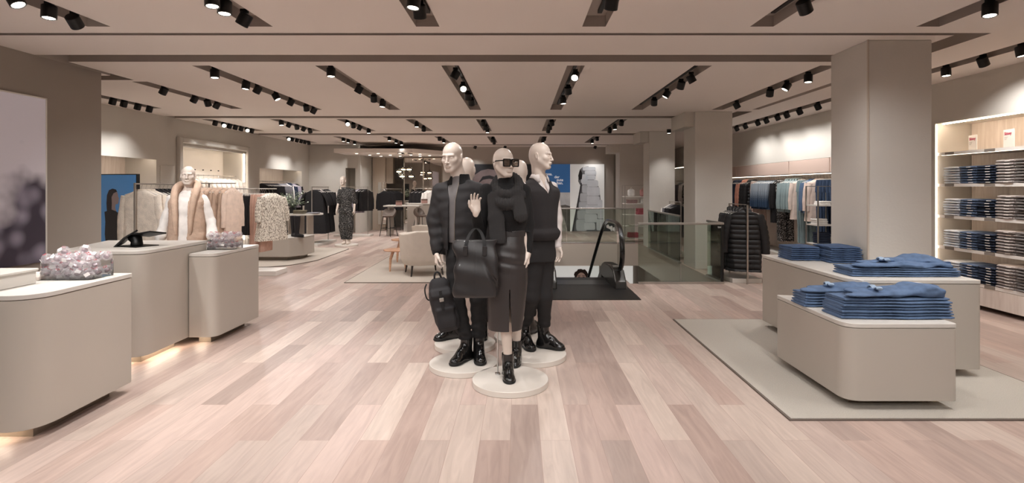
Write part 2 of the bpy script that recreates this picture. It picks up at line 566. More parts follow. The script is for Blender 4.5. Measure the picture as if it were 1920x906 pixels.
def ceiling():
    rec = [s[:5] for s in slots] + grooves + [(4.31, 4.43, 7.0, 9.9, .02)]
    xs = sorted({-7.9, 7.0} | {q for r in rec for q in r[:2]})
    ys = sorted({-4, 22.5} | {q for r in rec for q in r[2:4]})
    hz = {}
    for i in range(len(xs) - 1):
        for j in range(len(ys) - 1):
            cx, cy = (xs[i] + xs[i + 1]) / 2, (ys[j] + ys[j + 1]) / 2
            h = 3.0
            for r in rec:
                if r[0] < cx < r[1] and r[2] < cy < r[3]: h = max(h, 3 + r[4])
            hz[i, j] = h
    mb = MB()
    for (i, j), h in hz.items():
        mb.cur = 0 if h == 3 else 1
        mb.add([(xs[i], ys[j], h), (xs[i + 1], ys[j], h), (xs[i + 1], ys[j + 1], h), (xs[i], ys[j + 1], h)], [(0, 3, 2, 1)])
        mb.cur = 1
        g = hz.get((i + 1, j))
        if g is not None and abs(g - h) > 1e-6:
            x = xs[i + 1]; mb.add([(x, ys[j], h), (x, ys[j + 1], h), (x, ys[j + 1], g), (x, ys[j], g)], [(0, 1, 2, 3)])
        g = hz.get((i, j + 1))
        if g is not None and abs(g - h) > 1e-6:
            y = ys[j + 1]; mb.add([(xs[i], y, h), (xs[i + 1], y, h), (xs[i + 1], y, g), (xs[i], y, g)], [(0, 1, 2, 3)])
    mb.cur = 0
    mb.box(-7.9, 7, -4, 22.5, 3.2, 3.25)
    me = bpy.data.meshes.new('ceiling'); me.from_pydata(mb.v, [], mb.f)
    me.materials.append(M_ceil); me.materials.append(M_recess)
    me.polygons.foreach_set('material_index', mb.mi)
    return mobj('ceiling', me)
T(ceiling(), kind='structure')
# track rails in the slots
for k, (x0, x1, y0, y1, h, r, i) in enumerate(slots):
    mb = MB(); xc = (x0 + x1) / 2 + .03
    mb.box(xc - .018, xc + .018, y0 + .12, y1 - .15, 3.07, 3.1)
    o = mb.build('lighting_track', M_black)
    names = {-1: 'ceiling behind the view,', 0: 'nearest ceiling bay,', 1: 'second ceiling bay,', 2: 'third ceiling bay,', 3: 'farthest ceiling bay,', 9: 'long slot beside the denim wall'}
    cols = ['far left wall', 'left wall', 'checkout desks', 'left aisle', 'floor left of the mannequins', 'floor right of the mannequins', 'right aisle', 'big pillar', 'denim wall']
    T(o, ('thin black track rail, ' + names[r] + ' over the ' + cols[i]) if r != 9 else 'thin black track rail in the long slot running beside the denim wall', 'light track', 'lighting track rails in the ceiling slots')

# air vent
mb = MB()
for k in range(4):
    mb.box(4.315 + k * .029, 4.33 + k * .029, 7.0, 9.9, 3.0, 3.012)
T(mb.build('ceiling_vent', mat('vent_paint', '9B8B80', .6)), 'long slotted air vent in the ceiling left of the big pillar', 'vent')

# ================================================================ walls
def S(mb, name, m=None, **kw):
    return T(mb.build(name, m or M_wall, **kw), kind='structure')
mb = MB(); mb.box(-7.3, -5.3, -4, 6.75, 0, 3.0); S(mb, 'wall_left_near', mat('greige_plaster_shaded', '9F968D', .8, noise=.03, nscale=1.5))  # same plaster as the other walls, its shade put into a darker tone
def side_wall(name, X, out, y0, y1, niches, m, mback, depth=.62):
    """wall whose face is at X; out = +1 when the room is on its -x side"""
    mb = MB()
    def bx(xa, xb, *a):
        mb.box(min(xa, xb), max(xa, xb), *a)
    y = y0
    for (a, b, zb, zt) in niches:
        bx(X, X + out * (depth + .1), y, a, 0, 3)
        bx(X, X + out * (depth + .1), a, b, zt, 3)
        if zb > 0: bx(X, X + out * (depth + .1), a, b, 0, zb)
        y = b
    bx(X, X + out * (depth + .1), y, y1, 0, 3)
    S(mb, name, m)
    for i, (a, b, zb, zt) in enumerate(niches):
        mb = MB()
        bx(X + out * depth, X + out * (depth + .1), a, b, zb, zt)
        S(mb, 'wall_niche_back', mback)
side_wall('wall_left', -7.2, -1, 6.75, 18.2, [(7.3, 10.56, .08, 2.15), (11.3, 13.98, .08, 2.48), (14.75, 17.6, .08, 2.14)], M_wall, M_paleoak)
side_wall('wall_right', 5.8, 1, -4, 22, [(3.3, 7.45, 0, 2.44), (8.7, 15.6, .08, 2.12), (17.5, 20.6, .08, 2.3)], M_wall, M_paleoak)
# thin frame round the tall white niche
mb = MB()
for (y0, y1, z0, z1) in ((11.17, 11.29, .0, 2.62), (13.99, 14.1, 0, 2.62), (11.29, 13.99, 2.5, 2.62)):
    mb.box(-7.2, -7.12, y0, y1, z0, z1)
S(mb, 'trim_niche', M_wall, bevel=.02)
mb = MB(); mb.box(-7.795, -7.785, 11.3, 13.98, .1, 2.48); S(mb, 'wall_niche_panel', mat('bright_panel', 'F1EAE2', .6))
for (x, y0, y1, z, lb) in ((-7.26, 7.35, 10.5, 2.135, 'in the shallow niche above the blue screen'), (-7.26, 11.4, 13.9, 2.465, 'in the tall white niche'), (-7.26, 14.8, 17.55, 2.125, 'in the niche behind the plant'), (5.88, 8.75, 15.55, 1.825, 'behind the blush panels of the right wall'), (5.88, 17.6, 20.5, 2.285, 'in the far right niche')):
    sg_ = -1 if x < 0 else 1
    x += sg_ * .03
    mb = MB(); mb.box(x - .012, x + .012, y0, y1, z - .005, z + .004)  # strips added to brighten the niches, no visible lamps there
    T(mb.build('light_strip', mat('led_niche', 'FFF0DE', .3, emit=22) if x < 0 else mat('led_added_fill', 'FFF0DE', .3, emit=9)), 'added light strip under the lintel ' + lb, 'light strip')
mb = MB(); mb.box(-7.24, -7.22, 13.955, 13.97, .2, 2.45); T(mb.build('light_strip', MATS['led_niche']), 'upright light strip at the right edge of the tall white niche', 'light strip')
for k in range(7):
    mb = MB(); mb.cyl(0, 0, 0, .03, .012, 10); o = mb.build('wall_peg', M_black); o.location = (-7.75, 11.7 + k * .33, 1.98); o.rotation_euler = (0, PI / 2, 0)
    T(o, 'small dark round peg in the row on the back of the tall white niche', 'peg', 'pegs in the tall white niche')
for (y0, y1, z) in ((7.3, 10.56, 2.15), (11.3, 13.98, 2.48), (14.75, 17.6, 2.14)):
    mb = MB(); mb.box(-7.225, -7.2, y0, y1, z - .045, z); S(mb, 'trim_added_lip')  # lips added to keep the added strips out of sight
# small flush panels between the niches
for n_, (a, b, zt) in enumerate(((10.66, 11.1, 2.0), (14.16, 14.6, 2.05))):
    mb = MB(); mb.box(-7.2, -7.185, a, b, .1, zt)
    S(mb, 'door_%d' % (n_ + 1), M_wall, bevel=.004)
# rear walls
mb = MB()
mb.box(-7.2, -5.95, 18.2, 18.4, 0, 3); mb.box(-5.95, -5.62, 18.2, 18.4, 2.22, 3); mb.box(-5.62, -5.45, 18.2, 18.4, 0, 3); mb.box(-5.55, -5.45, 18.4, 20.5, 0, 3)
mb.box(-5.95, -5.62, 18.7, 18.75, 0, 2.22); mb.box(-5.97, -5.95, 18.4, 18.7, 0, 2.3); mb.box(-5.62, -5.6, 18.4, 18.7, 0, 2.3)
S(mb, 'wall_back_left', M_wall)
mb = MB()
mb.box(-7.9, 6.6, 21.6, 21.8, 0, 3)
mb.box(-7.9, -5.5, 20.45, 20.6, 0, 3)
S(mb, 'wall_back_far', M_wall)
mb = MB()   # piers of the cafe corner
mb.box(-5.42, -4.95, 19.6, 19.9, 0, 3); mb.box(-5.0, -4.7, 19.9, 20.0, 1.7, 3)
mb.box(-4.95, -4.7, 19.75, 19.9, 1.7, 2.7)
S(mb, 'wall_cafe_pier', mat('cream_plaster', 'C9BBAB', .7))
mb = MB(); mb.box(-2.75, 3.34, 19, 19.2, 0, 3); S(mb, 'wall_back', M_wallb)
mb = MB(); mb.box(-4.15, -2.75, 19.05, 19.2, 0, 3); S(mb, 'wall_mirror_back', M_wall)
mb = MB(); mb.box(-7.9, 7, -4.1, -4, 0, 3); S(mb, 'wall_front', M_wall)
# cafe bulkhead
mb = MB(); mb.prism([(-5.9, 16.9), (-3.4, 16.9), (-2.6, 18.0), (-2.6, 21), (-5.4, 21), (-5.4, 18.3), (-5.9, 18.1)], 2.66, 2.79)
S(mb, 'ceiling_cafe_bulkhead', M_ceil)
CAFE = []
M_down = mat('downlight_glow', 'FFF1DC', .3, emit=12)
for (x, y) in ((-5.3, 17.3), (-4.6, 17.3), (-3.9, 17.3), (-3.3, 17.6), (-5.1, 18.1), (-4.4, 18.1), (-3.7, 18.1), (-3.1, 18.3), (-4.9, 18.8), (-4.2, 18.7), (-3.5, 18.7)):
    CAFE.append((x, y))
    r_ = root('recessed_downlight', (x, y, 2.66), 0, 'small round recessed downlight glowing in the lowered ceiling over the high table', 'downlight', 'recessed downlights over the cafe corner')
    mb = MB(); mb.cyl(0, 0, -.006, 0, .06, 16); mb.build('trim_ring', M_white, r_)
    mb = MB(); mb.cyl(0, 0, -.009, -.006, .045, 16); mb.build('lamp_disc', M_down, r_)

# pillars
def pillar(x0, x1, y0, y1, cap=None, name='pillar'):
    mb = MB(); mb.box(x0, x1, y0, y1, 0, 3.0)
    o = mb.build(name, M_pil, bevel=.008)
    return T(o, kind='structure')
M_pil = mat('pillar_plaster', 'CFCAC3', .8, noise=.02, nscale=2, bump=.12, bscale=34, stretch=(1, 1, 1.6))
pillar(3.415, 4.04, 5.23, 5.86)
pillar(3.33, 4.04, 10.14, 10.85)
mb = MB(); mb.box(3.15, 4.04, 10.2, 11.1, 2.72, 3.0); S(mb, 'beam', M_wall)
pillar(3.32, 3.98, 13.7, 14.36)
mb = MB(); mb.box(3.1, 3.98, 13.75, 14.6, 2.72, 3.0); S(mb, 'beam', M_wall)
pillar(3.32, 4.15, 17.75, 18.5)
mb = MB(); mb.box(3.0, 4.15, 17.8, 18.7, 2.72, 3.0); S(mb, 'beam', M_wall)
# pale strips on the pillar corners
mb = MB(); mb.box(3.405, 3.42, 5.222, 5.237, 0, 3); S(mb, 'trim_pillar_corner', mat('corner_bead', 'C2B6A9', .5))

# ================================================================ desks and tables
def desk(name, poly, zt, rads, label, cat, body=M_desk, ztop=.03, zb=.075, inset=.12, inset_poly=None, joint=None):
    cx = sum(p[0] for p in poly) / len(poly); cy = sum(p[1] for p in poly) / len(poly)
    o = root(name, (cx, cy, 0), 0, label, cat)
    P = [(p[0] - cx, p[1] - cy) for p in poly]
    rp = rpoly(P, rads)
    mb = MB(); mb.prism(rp, zb, zt - ztop - .004); mb.build('body', body, o, smooth=True, bevel=.003)
    mb = MB(); mb.prism([(x * (1 + .004), y * (1 + .004)) for x, y in rp], zt - ztop, zt); mb.build('countertop', M_top, o, smooth=True, bevel=.003)
    ip = [(p[0] - cx, p[1] - cy) for p in inset_poly]
    mb = MB(); mb.prism(ip, 0.0, zb); mb.build('plinth', M_plinth, o)
    return o
d1 = desk('checkout_desk', [(-2.93, 3.2), (-2.95, 4.06), (-4.6, 4.06), (-4.6, 3.2)], .9, [.2, .02, .02, .2], 'nearest checkout desk with rounded corner, cut off by the photo edge', 'checkout desk',
          inset_poly=[(-3.03, 3.32), (-3.05, 3.96), (-4.5, 3.96), (-4.5, 3.32)])
d2 = desk('checkout_desk', [(-3.27, 4.62), (-3.27, 5.57), (-4.3, 5.57), (-4.02, 4.62)], 1.0, [.14, .01, .01, .03], 'tallest checkout desk carrying the black payment terminal, light glowing under it', 'checkout desk',
          inset_poly=[(-3.37, 4.74), (-3.37, 5.2), (-3.95, 5.2), (-3.9, 4.74)])
d3 = desk('checkout_desk', [(-3.26, 5.25), (-3.0, 5.25), (-2.98, 6.1), (-4.3, 6.1), (-4.3, 5.585), (-3.26, 5.585)], .9, [0, .1, .03, .02, 0, 0], 'rearmost low checkout desk beside the taller desk with a tub of baubles on top', 'checkout desk',
          inset_poly=[(-3.22, 5.35), (-3.1, 5.35), (-3.1, 6.0), (-4.1, 6.0), (-4.1, 5.65), (-3.22, 5.65)])
# raised block with drawer line on the first desk
o = root('desk_riser', (-3.9, 3.3, .902), 0, 'low raised box with rounded corner standing on the nearest checkout desk', 'riser box')
mb = MB(); mb.prism(rpoly([(-.6, -.16), (.56, -.16), (.62, .0), (.62, .33), (-.6, .33)], [0, .05, .05, .03, 0]), 0, .085); mb.build('box_body', M_top, o, smooth=True, bevel=.003)
mb = MB(); mb.prism(rpoly([(-.6, -.17), (.565, -.17), (.63, .0), (.63, .34), (-.6, .34)], [0, .05, .05, .03, 0]), .085, .1); mb.build('lid', M_top, o, smooth=True, bevel=.003)
mb = MB(); mb.box(-4.5, -3.36, 3.72, 3.98, .901, .925)
T(mb.build('wooden_tray', M_paleoak, bevel=.004), 'pale wood tray lying on the nearest desk beside the tub of baubles', 'tray')
for (x0, x1, y0, y1, z) in ((-3.335, -3.32, 4.76, 5.2, .066), (-3.9, -3.4, 4.68, 4.695, .066), (-4.4, -3.1, 3.24, 3.255, .066), (-3.22, -3.12, 5.29, 5.305, .066)):
    mb = MB(); mb.box(x0, x1, y0, y1, z, z + .008)
    T(mb.build('light_strip', M_led), 'thin warm light strip along the plinth under a checkout desk', 'light strip', 'light strips under the checkout desks')
t1 = desk('display_table', [(2.7, 4.34), (3.74, 4.32), (3.74, 5.215), (3.4, 5.215), (3.4, 5.95), (2.7, 5.95)], .8, [.16, .03, 0, 0, .0, .02], 'tall long display table wrapping the big pillar, jeans piled on it', 'display table',
          inset_poly=[(2.85, 4.5), (3.62, 4.5), (3.62, 5.1), (3.3, 5.1), (3.3, 5.8), (2.85, 5.8)])
t2 = desk('display_table', [(2.25, 3.68), (3.02, 3.68), (3.02, 4.18), (2.6, 4.6), (2.25, 4.68)], .61, [.12, .03, .05, .03, .02], 'low display table in front with two piles of blue jeans', 'display table',
          inset_poly=[(2.35, 3.82), (2.92, 3.82), (2.92, 4.15), (2.55, 4.5), (2.35, 4.5)])

# ================================================================ rugs
def rug(name, pts, rads, m, label, hole=None):
    o = root(name, (pts[0][0], pts[0][1], 0), 0, label, 'rug')
    P = [(p[0] - pts[0][0], p[1] - pts[0][1]) for p in pts]
    c = (sum(p[0] for p in P) / len(P), sum(p[1] for p in P) / len(P))
    mb = MB(); mb.prism(rpoly(P, rads), 0.0005, .010); mb.build('edge_binding', mat('rug_binding', '6B6058', .9), o)
    def shr(p, d=.016):
        v = Vector((p[0] - c[0], p[1] - c[1])); return (p[0] - math.copysign(d, v.x), p[1] - math.copysign(d, v.y))
    mb = MB(); mb.prism(rpoly([shr(p) for p in P], rads), .004, .0125); mb.build('pile', m, o)
    return o
M_rug = mat('woven_rug', 'BDB6AC', .95, noise=.1, nscale=160, bump=.7, bscale=170)
M_rug2 = mat('beige_carpet', 'BCB2A7', .95, noise=.04, nscale=60, bump=.3, bscale=200)
rug('rug', [(1.79, 3.54), (4.0, 3.54), (4.0, 6.25), (1.79, 6.25)], 0, M_rug, 'grey woven rug with dark edge under the denim tables')
rug('rug', [(-2.86, 8.66), (.2, 8.66), (.2, 12.4), (-2.95, 12.4)], 0, M_rug2, 'beige rug under the armchairs and wooden side tables')
rug('rug', [(-6.6, 10.35), (-4.9, 10.35), (-4.55, 10.6), (-4.3, 11.3), (-4.3, 13.6), (-6.6, 13.9)], [0, .3, .5, .5, .3, 0], M_rug2, 'beige carpet with curved edge under the low cabinet and boots')

# ================================================================ stairwell: balustrades and escalator
def glass_rail(x0, y0, x1, y1, label, panels, z0=.0, zt=.975, post=None):
    o = root('glass_balustrade', (x0, y0, 0), math.atan2(y1 - y0, x1 - x0), label, 'balustrade')
    L_ = math.hypot(x1 - x0, y1 - y0)
    w = L_ / panels
    for k in range(panels):
        mb = MB(); mb.box(k * w + .006, (k + 1) * w - .006, -.006, .006, z0 + .02, zt - .02); mb.build('glass_panel', M_glassg, o)
    mb = MB(); mb.box(0, L_, -.022, .022, zt - .022, zt + .012); mb.build('top_rail', M_steel, o, bevel=.006)
    mb = MB(); mb.box(0, L_, -.03, .03, z0, z0 + .035); mb.build('bottom_channel', M_steel, o, bevel=.004)
    if post is not None:
        mb = MB(); mb.box(post - .02, post + .02, -.024, .024, 0, zt - .02); mb.build('post', M_black, o, bevel=.004)
    return o
gr_ = glass_rail(1.9, 8.6, 3.285, 8.6, 'glass balustrade with steel rail across the near side of the stair opening', 2, post=1.36)
text_mesh('glass_lettering', 'too', .05, mat('letter_white', 'DADAD6', .5), gr_, (1.285, -.01, .90))
glass_rail(3.285, 8.66, 3.285, 9.35, 'short glass balustrade returning back beside the first square pillar', 1)
glass_rail(3.27, 10.9, 3.27, 13.6, 'glass balustrade along the far right side of the stair opening', 3)
glass_rail(.35, 14.85, 3.2, 14.85, 'glass balustrade across the far side of the stair opening', 3)
glass_rail(.3, 9.3, .3, 14.8, 'glass balustrade hidden behind the right mannequin beside the escalator', 4)

es = root('escalator', (1.0, 8.1, 0), 0, 'descending escalator with black handrails and dark steel landing plate', 'escalator')
M_dsteel = mat('dark_ribbed_steel', '3C3C3C', .38, metal=.7, noise=.08, nscale=14, stretch=(1, .1, 1))
mb = MB(); mb.box(-.78, .67, -.75, 1.05, .0, .012); mb.build('landing_plate', M_dsteel, es)
mb = MB(); mb.box(-.42, .42, .35, .75, .012, .016); mb.build('comb_plate', mat('comb_steel', '55585A', .3, metal=.8), es)
M_rub = mat('black_rubber', '0A0A0A', .25, coat=.4)
def hpath(dx):
    pts = [(dx, .2, .27), (dx, .02, .30), (dx, -.1, .42), (dx, -.14, .58), (dx, -.1, .76), (dx, .02, .9), (dx, .18, .98), (dx, .45, 1.0), (dx, 1.0, 1.0), (dx, 1.35, .96), (dx, 1.75, .8), (dx, 2.5, .36), (dx, 4.2, -.7), (dx, 7.5, -2.75)]
    return pts
def smoothpath(p, it=2):
    for _ in range(it):
        q = [p[0]]
        for a, b in zip(p[:-1], p[1:]):
            q.append(tuple(.75 * a[i] + .25 * b[i] for i in range(3))); q.append(tuple(.25 * a[i] + .75 * b[i] for i in range(3)))
        q.append(p[-1]); p = q
    return p
for sgn in (-1, 1):
    dx = .53 * sgn
    mb = MB(); mb.tube(smoothpath(hpath(dx)), .038, 12, flat=.62); mb.build('handrail', M_rub, es, smooth=True)
    pp = smoothpath(hpath(dx))[4:]
    mb = MB()
    top = [(y, z - .045) for (_, y, z) in pp]
    # glass between handrail and skirt
    V = []; Fc = []
    for y, z in top:
        zb_ = .25 if y < 1.2 else .25 - (y - 1.2) * .62
        yb = max(y, .1)
        V += [(dx - .005, y, z), (dx - .005, yb, min(zb_, z - .01)), (dx + .005, y, z), (dx + .005, yb, min(zb_, z - .01))]
    for k in range(len(top) - 1):
        a = 4 * k
        Fc += [(a, a + 4, a + 5, a + 1), (a + 2, a + 3, a + 7, a + 6)]
    mb.add(V, Fc); mb.build('glass_side', M_glass, es)
    mb = MB()
    prof = [(-.02, .0), (-.0, .12), (.2, .27), (.55, .30), (1.1, .27), (1.3, .22), (7.4, -3.55), (7.4, -3.9), (1.35, -.1), (1.35, 0)]
    vs = [(dx + s_ * .09, y, z) for s_ in (-1, 1) for y, z in prof]; n = len(prof)
    mb.add(vs, [tuple(range(n)), tuple(range(2 * n - 1, n - 1, -1))] + [(i, (i + 1) % n, n + (i + 1) % n, n + i) for i in range(n)])
    mb.build('newel_housing', mat('newel_grey', '35322F', .3, metal=.3), es, bevel=.02)
    mb = MB(); mb.box(dx - .06, dx + .06, .3, .42, .29, .31); mb.build('sensor_plate', mat('sensor_grey', '77736E', .4), es)
    if sgn > 0:
        g_ = text_mesh('glass_lettering', 'ollbos@ sib', .085, mat('letter_white', 'DADAD6', .5), es, (dx - .012, 1.28, .85), (PI / 2, 0, -PI / 2), bold=.002); g_.scale = (2.0, 1, 1)
for k in range(16):
    y = 1.1 + k * .4; z = -.12 - k * .235
    if z < -3.4: break
    mb = MB()
    for q in range(14): mb.box(-.42 + q * .06, -.42 + q * .06 + .035, y, y + .39, z - .02, z)
    mb.box(-.43, .43, y, y + .4, z - .2, z - .015)
    mb.build('step', M_dsteel, es)

# poster on the lower level
ps = root('light_box_poster', (1.9, 16.55, -2.3), 0, 'bright poster of a dark haired man seen down through the stair opening', 'poster')
mb = MB(); mb.box(-1.3, 1.6, -.02, .03, -1.6, 1.55); mb.build('panel', mat('lit_panel_white', 'EDEAE4', .5, emit=.8), ps)
def disc(mb, cx, cz, rx, rz, y, n=36, wob=0):
    P = []
    for k in range(n):
        a = 2 * PI * k / n
        w = 1 + wob * math.sin(a * 7 + 1) + wob * .7 * math.sin(a * 13)
        P.append((cx + rx * w * math.cos(a), y, cz + rz * w * math.sin(a)))
    return mb.add(P, [tuple(range(n))[::-1]])
mb = MB(); disc(mb, .0, 1.12, .225, .21, -.024, 60, .05); mb.build('hair', mat('print_hair', '4A3A34', .8, emit=.1), ps)
mb = MB(); disc(mb, .0, .93, .17, .29, -.028); mb.build('face', mat('print_skin', 'C9A595', .6, emit=.3), ps)
for g in (-1, 1):
    mb = MB(); mb.box(g * .07 - .04, g * .07 + .04, -.033, -.03, 1.115, 1.13); mb.build('eyebrow', mat('print_hair', '4A3A34'), ps)
    mb = MB(); mb.box(g * .07 - .03, g * .07 + .03, -.033, -.03, 1.075, 1.092); mb.build('eye', mat('print_hair', '4A3A34'), ps)
mb = MB(); disc(mb, .0, .2, .7, .55, -.022); mb.build('shirt', mat('print_shirt', 'BFC4C9', .6, emit=.3), ps)

# ================================================================ big poster wall
def X19(px): return (px - 975) * .01893
def Z19(py): return EYE - (py - 352) * .01893
Y19 = 18.93
pw = root('poster_wall', (0, Y19, 0), 0, 'huge back wall poster with blue text field and grey puffer jacket', 'poster')
def flat(name, pts, m, parent, y=0, pixel=True, t=.02):
    P = [(X19(a), Z19(b)) for a, b in pts] if pixel else pts
    n = len(P)
    mb = MB()
    mb.add([(x, y, z) for x, z in P] + [(x, y + t, z) for x, z in P], [tuple(range(n)), tuple(range(2 * n - 1, n - 1, -1))] + [(i, (i + 1) % n, n + (i + 1) % n, n + i) for i in range(n)])
    return mb.build(name, m, parent)
E1 = .35
flat('dark_photo_panel', [(866, 308), (1000, 308), (1000, 434), (866, 434)], mat('print_dark', '26272B', .5, noise=.3, nscale=1.2, emit=.15), pw)
flat('arch_shape', [(880, 434), (882, 350), (890, 328), (902, 320), (915, 317), (930, 319), (945, 326), (955, 345), (960, 434)], mat('print_taupe', '7A6C6C', .6, noise=.25, nscale=2, emit=.2), pw, -.004, t=.004)
flat('arch_line', [(896, 345), (905, 331), (918, 329), (932, 333), (940, 345), (930, 338), (918, 335), (906, 337)], mat('print_dark', '26272B'), pw, -.008, t=.004)
flat('blue_panel', [(1000, 308), (1069, 308), (1069, 361), (1000, 361)], mat('print_blue', '3C6CA4', .5, emit=.4), pw)
flat('landscape_panel', [(1000, 361), (1069, 361), (1069, 434), (1000, 434)], mat('print_sky', 'B7B6B6', .6, noise=.25, nscale=1.5, emit=.4), pw)
flat('landscape_ground', [(1046, 386), (1060, 384), (1069, 387), (1069, 434), (1046, 434)], mat('print_ground', '63605C', .6, noise=.3, nscale=3, emit=.1), pw, -.004, t=.004)
flat('figure', [(1046, 382), (1052, 386), (1054, 398), (1061, 420), (1064, 434), (1046, 434)], mat('print_figure', 'A39E97', .6, noise=.3, nscale=6, emit=.2), pw, -.008, t=.004)
flat('white_photo_panel', [(1069, 308), (1133, 308), (1133, 434), (1069, 434)], mat('print_pale', 'E2E1DE', .5, noise=.08, nscale=.9, emit=.45), pw)
MJd = mat('print_jacket_line', '77797D', .6, emit=.1)
MJl = mat('print_jacket_light', 'C2C4C8', .6, noise=.08, nscale=2.5, emit=.32)
MJb = mat('print_jacket_body', 'B4B7BB', .6, noise=.08, nscale=2.5, emit=.28)
def pill(name, xl, xr, yt, yb, m, dy, sk=0, par=pw):
    P = []
    cx, cy, hx, hy = (xl + xr) / 2, (yt + yb) / 2, (xr - xl) / 2, (yb - yt) / 2
    for k in range(24):
        a = 2 * PI * k / 24
        x = cx + (hx + .7) * sgn_(math.cos(a), .28) + sk * math.sin(a); y = cy - (hy + .15) * sgn_(math.sin(a), .38)
        P.append((x, y))
    flat(name, P, m, par, dy, t=.004)
def sgn_(v, e): return math.copysign(abs(v) ** e, v)
flat('jacket_outline', [(1072, 434), (1076, 412), (1081, 388), (1086, 362), (1090, 346), (1095, 338), (1113, 337), (1120, 342), (1124, 356), (1127, 382), (1131, 400), (1132, 434)], MJd, pw, -.004, t=.004)
flat('hood_outline', [(1084, 340), (1085, 326), (1087, 318), (1092, 313.5), (1102, 312), (1112, 315), (1117, 321), (1117, 331), (1113, 339), (1101, 346), (1092, 349), (1087, 346)], MJd, pw, -.008, t=.004)
for a, b, c, d in ((1093, 1116, 313, 320), (1097, 1117.5, 320.6, 328), (1099, 1116, 328.6, 337), (1090, 1101, 327, 346)): pill('hood_baffle', a, b, c, d, MJl, -.012)
flat('hood_opening', [(1086, 322), (1089, 318), (1092, 326), (1091, 336), (1086, 338), (1084, 330)], mat('print_black', '242427', .6), pw, -.013, t=.004)
for a, b, c, d in ((1092, 1104, 347, 362), (1088, 1103, 362.6, 378), (1086, 1102, 378.6, 394), (1083, 1101, 394.6, 411), (1081, 1100, 411.6, 433)): pill('body_baffle', a, b, c, d, MJb, -.010)
for a, b, c, d in ((1121, 1129, 375, 391), (1121, 1131, 391.6, 410), (1119, 1132, 411, 432)): pill('back_baffle', a, b, c, d, MJl, -.010)
for a, b, c, d in ((1101, 1121, 338, 350), (1101, 1124, 350.6, 367), (1101, 1124, 367.6, 384), (1099, 1122, 384.6, 401), (1097, 1119, 401.6, 417), (1096, 1115, 417.6, 431)): pill('jacket_sleeve_baffle', a, b, c, d, MJl, -.014, -.6)
flat('jacket_zip', [(1089, 342), (1091, 344), (1087, 368), (1081, 402), (1076, 434), (1073, 434), (1078, 402), (1084, 370)], mat('print_zip', '4A4B50', .6), pw, -.016, t=.003)
M_pt = mat('poster_white', 'F4F4F4', .5, emit=.5)
for s_, px, py in (('ona.', 1035.8, 328.8), ('der', 1049.2, 334.2), ('gute', 1056, 339.8), ('iten.', 1055.8, 345.6)):
    text_mesh('poster_lettering', s_, .135, M_pt, pw, (X19(px), -.006, Z19(py)), bold=.0025, align='RIGHT')
# ================================================================ track spotlights
LAMPS = {  # slot x: list of (row, px, py, aim)   aim: d down, c to camera, l/r sideways, b to the back, w wall
 -6.65: [(1,208,188,'w'),(1,229,192,'w'),(1,255,197,'w'),(1,277,202,'w'),(2,401,229,'w'),(2,417,233,'c'),(2,428,235,'w'),(2,439,238,'w'),(2,450,240,'w'),(2,461,242,'c'),(2,470,244,'w'),
         (3,536,258,'c'),(3,546,261,'w'),(3,555,263,'w'),(3,563,265,'w'),(3,570,266,'w'),(3,577,267,'b')],
 -5.2: [(1,303,170,'l'),(1,361,185,'l'),(1,386,191,'b'),(1,403,197,'l'),(2,525,230,'d'),(2,539,234,'l'),(2,554,237,'b'),(2,567,241,'l'),(2,579,244,'b'),(3,642,260,'d'),(3,651,263,'d'),(3,663,266,'d')],
 -3.79: [(0,20,2,'r'),(0,85,17,'d'),(0,133,35,'M'),(1,398,136,'d'),(1,457,158,'d'),(1,479,165,'l'),(1,514,179,'r'),(1,542,189,'l'),(1,571,200,'b'),(1,585,205,'l'),
         (2,649,230,'c'),(2,660,233,'b'),(2,672,237,'l'),(2,689,243,'d'),(3,728,260,'d'),(3,741,262,'d'),(3,751,267,'d')],
 -2.33: [(0,380,0,'d'),(0,429,14,'d'),(0,462,37,'l'),(1,621,136,'d'),(1,675,168,'l'),(1,705,185,'b'),(1,719,195,'d'),(2,785,234,'d'),(2,797,242,'b'),(3,826,260,'b'),(3,833,265,'d')],
 -.83: [(0,766,3,'d'),(0,778,22,'b'),(1,848,140,'l'),(1,864,165,'C'),(1,870,181,'b'),(1,881,192,'b'),(2,904,231,'b'),(2,909,239,'b'),(2,913,245,'d'),(3,921,262,'b'),(3,924,267,'b')],
 .665: [(0,1133,5,'b'),(1,1072,143,'C'),(1,1059,170,'b'),(1,1050,189,'d'),(2,1030,231,'b'),(2,1026,239,'b'),(2,1024,245,'b'),(3,1016,260,'b'),(3,1015,265,'d')],
 2.175: [(0,1501,13,'P'),(1,1286,148,'r'),(1,1262,160,'b'),(1,1243,177,'l'),(1,1218,192,'b'),(2,1159,231,'b'),(2,1147,239,'d'),(2,1137,245,'b'),(3,1114,260,'b'),(3,1102,266,'d')],
 3.67: [(0,1849,14,'d'),(1,1511,144,'d'),(1,1471,158,'l'),(1,1440,171,'b'),(1,1378,195,'r'),(2,1252,244,'d')],
 5.125: [(9,1910,95,'d'),(9,1838,115,'w'),(9,1769,134,'d'),(9,1530,199,'w'),(9,1496,208,'w'),(9,1472,215,'w'),(9,1455,220,'w'),(9,1434,226,'w'),(9,1418,230,'w'),(9,1395,236,'w'),(9,1379,241,'w')],
}
ORD = ['first', 'second', 'third', 'fourth', 'fifth', 'sixth', 'seventh', 'eighth', 'ninth', 'tenth', 'eleventh', 'twelfth', 'thirteenth', 'fourteenth', 'fifteenth', 'sixteenth', 'seventeenth', 'eighteenth', 'nineteenth', 'twentieth'] 
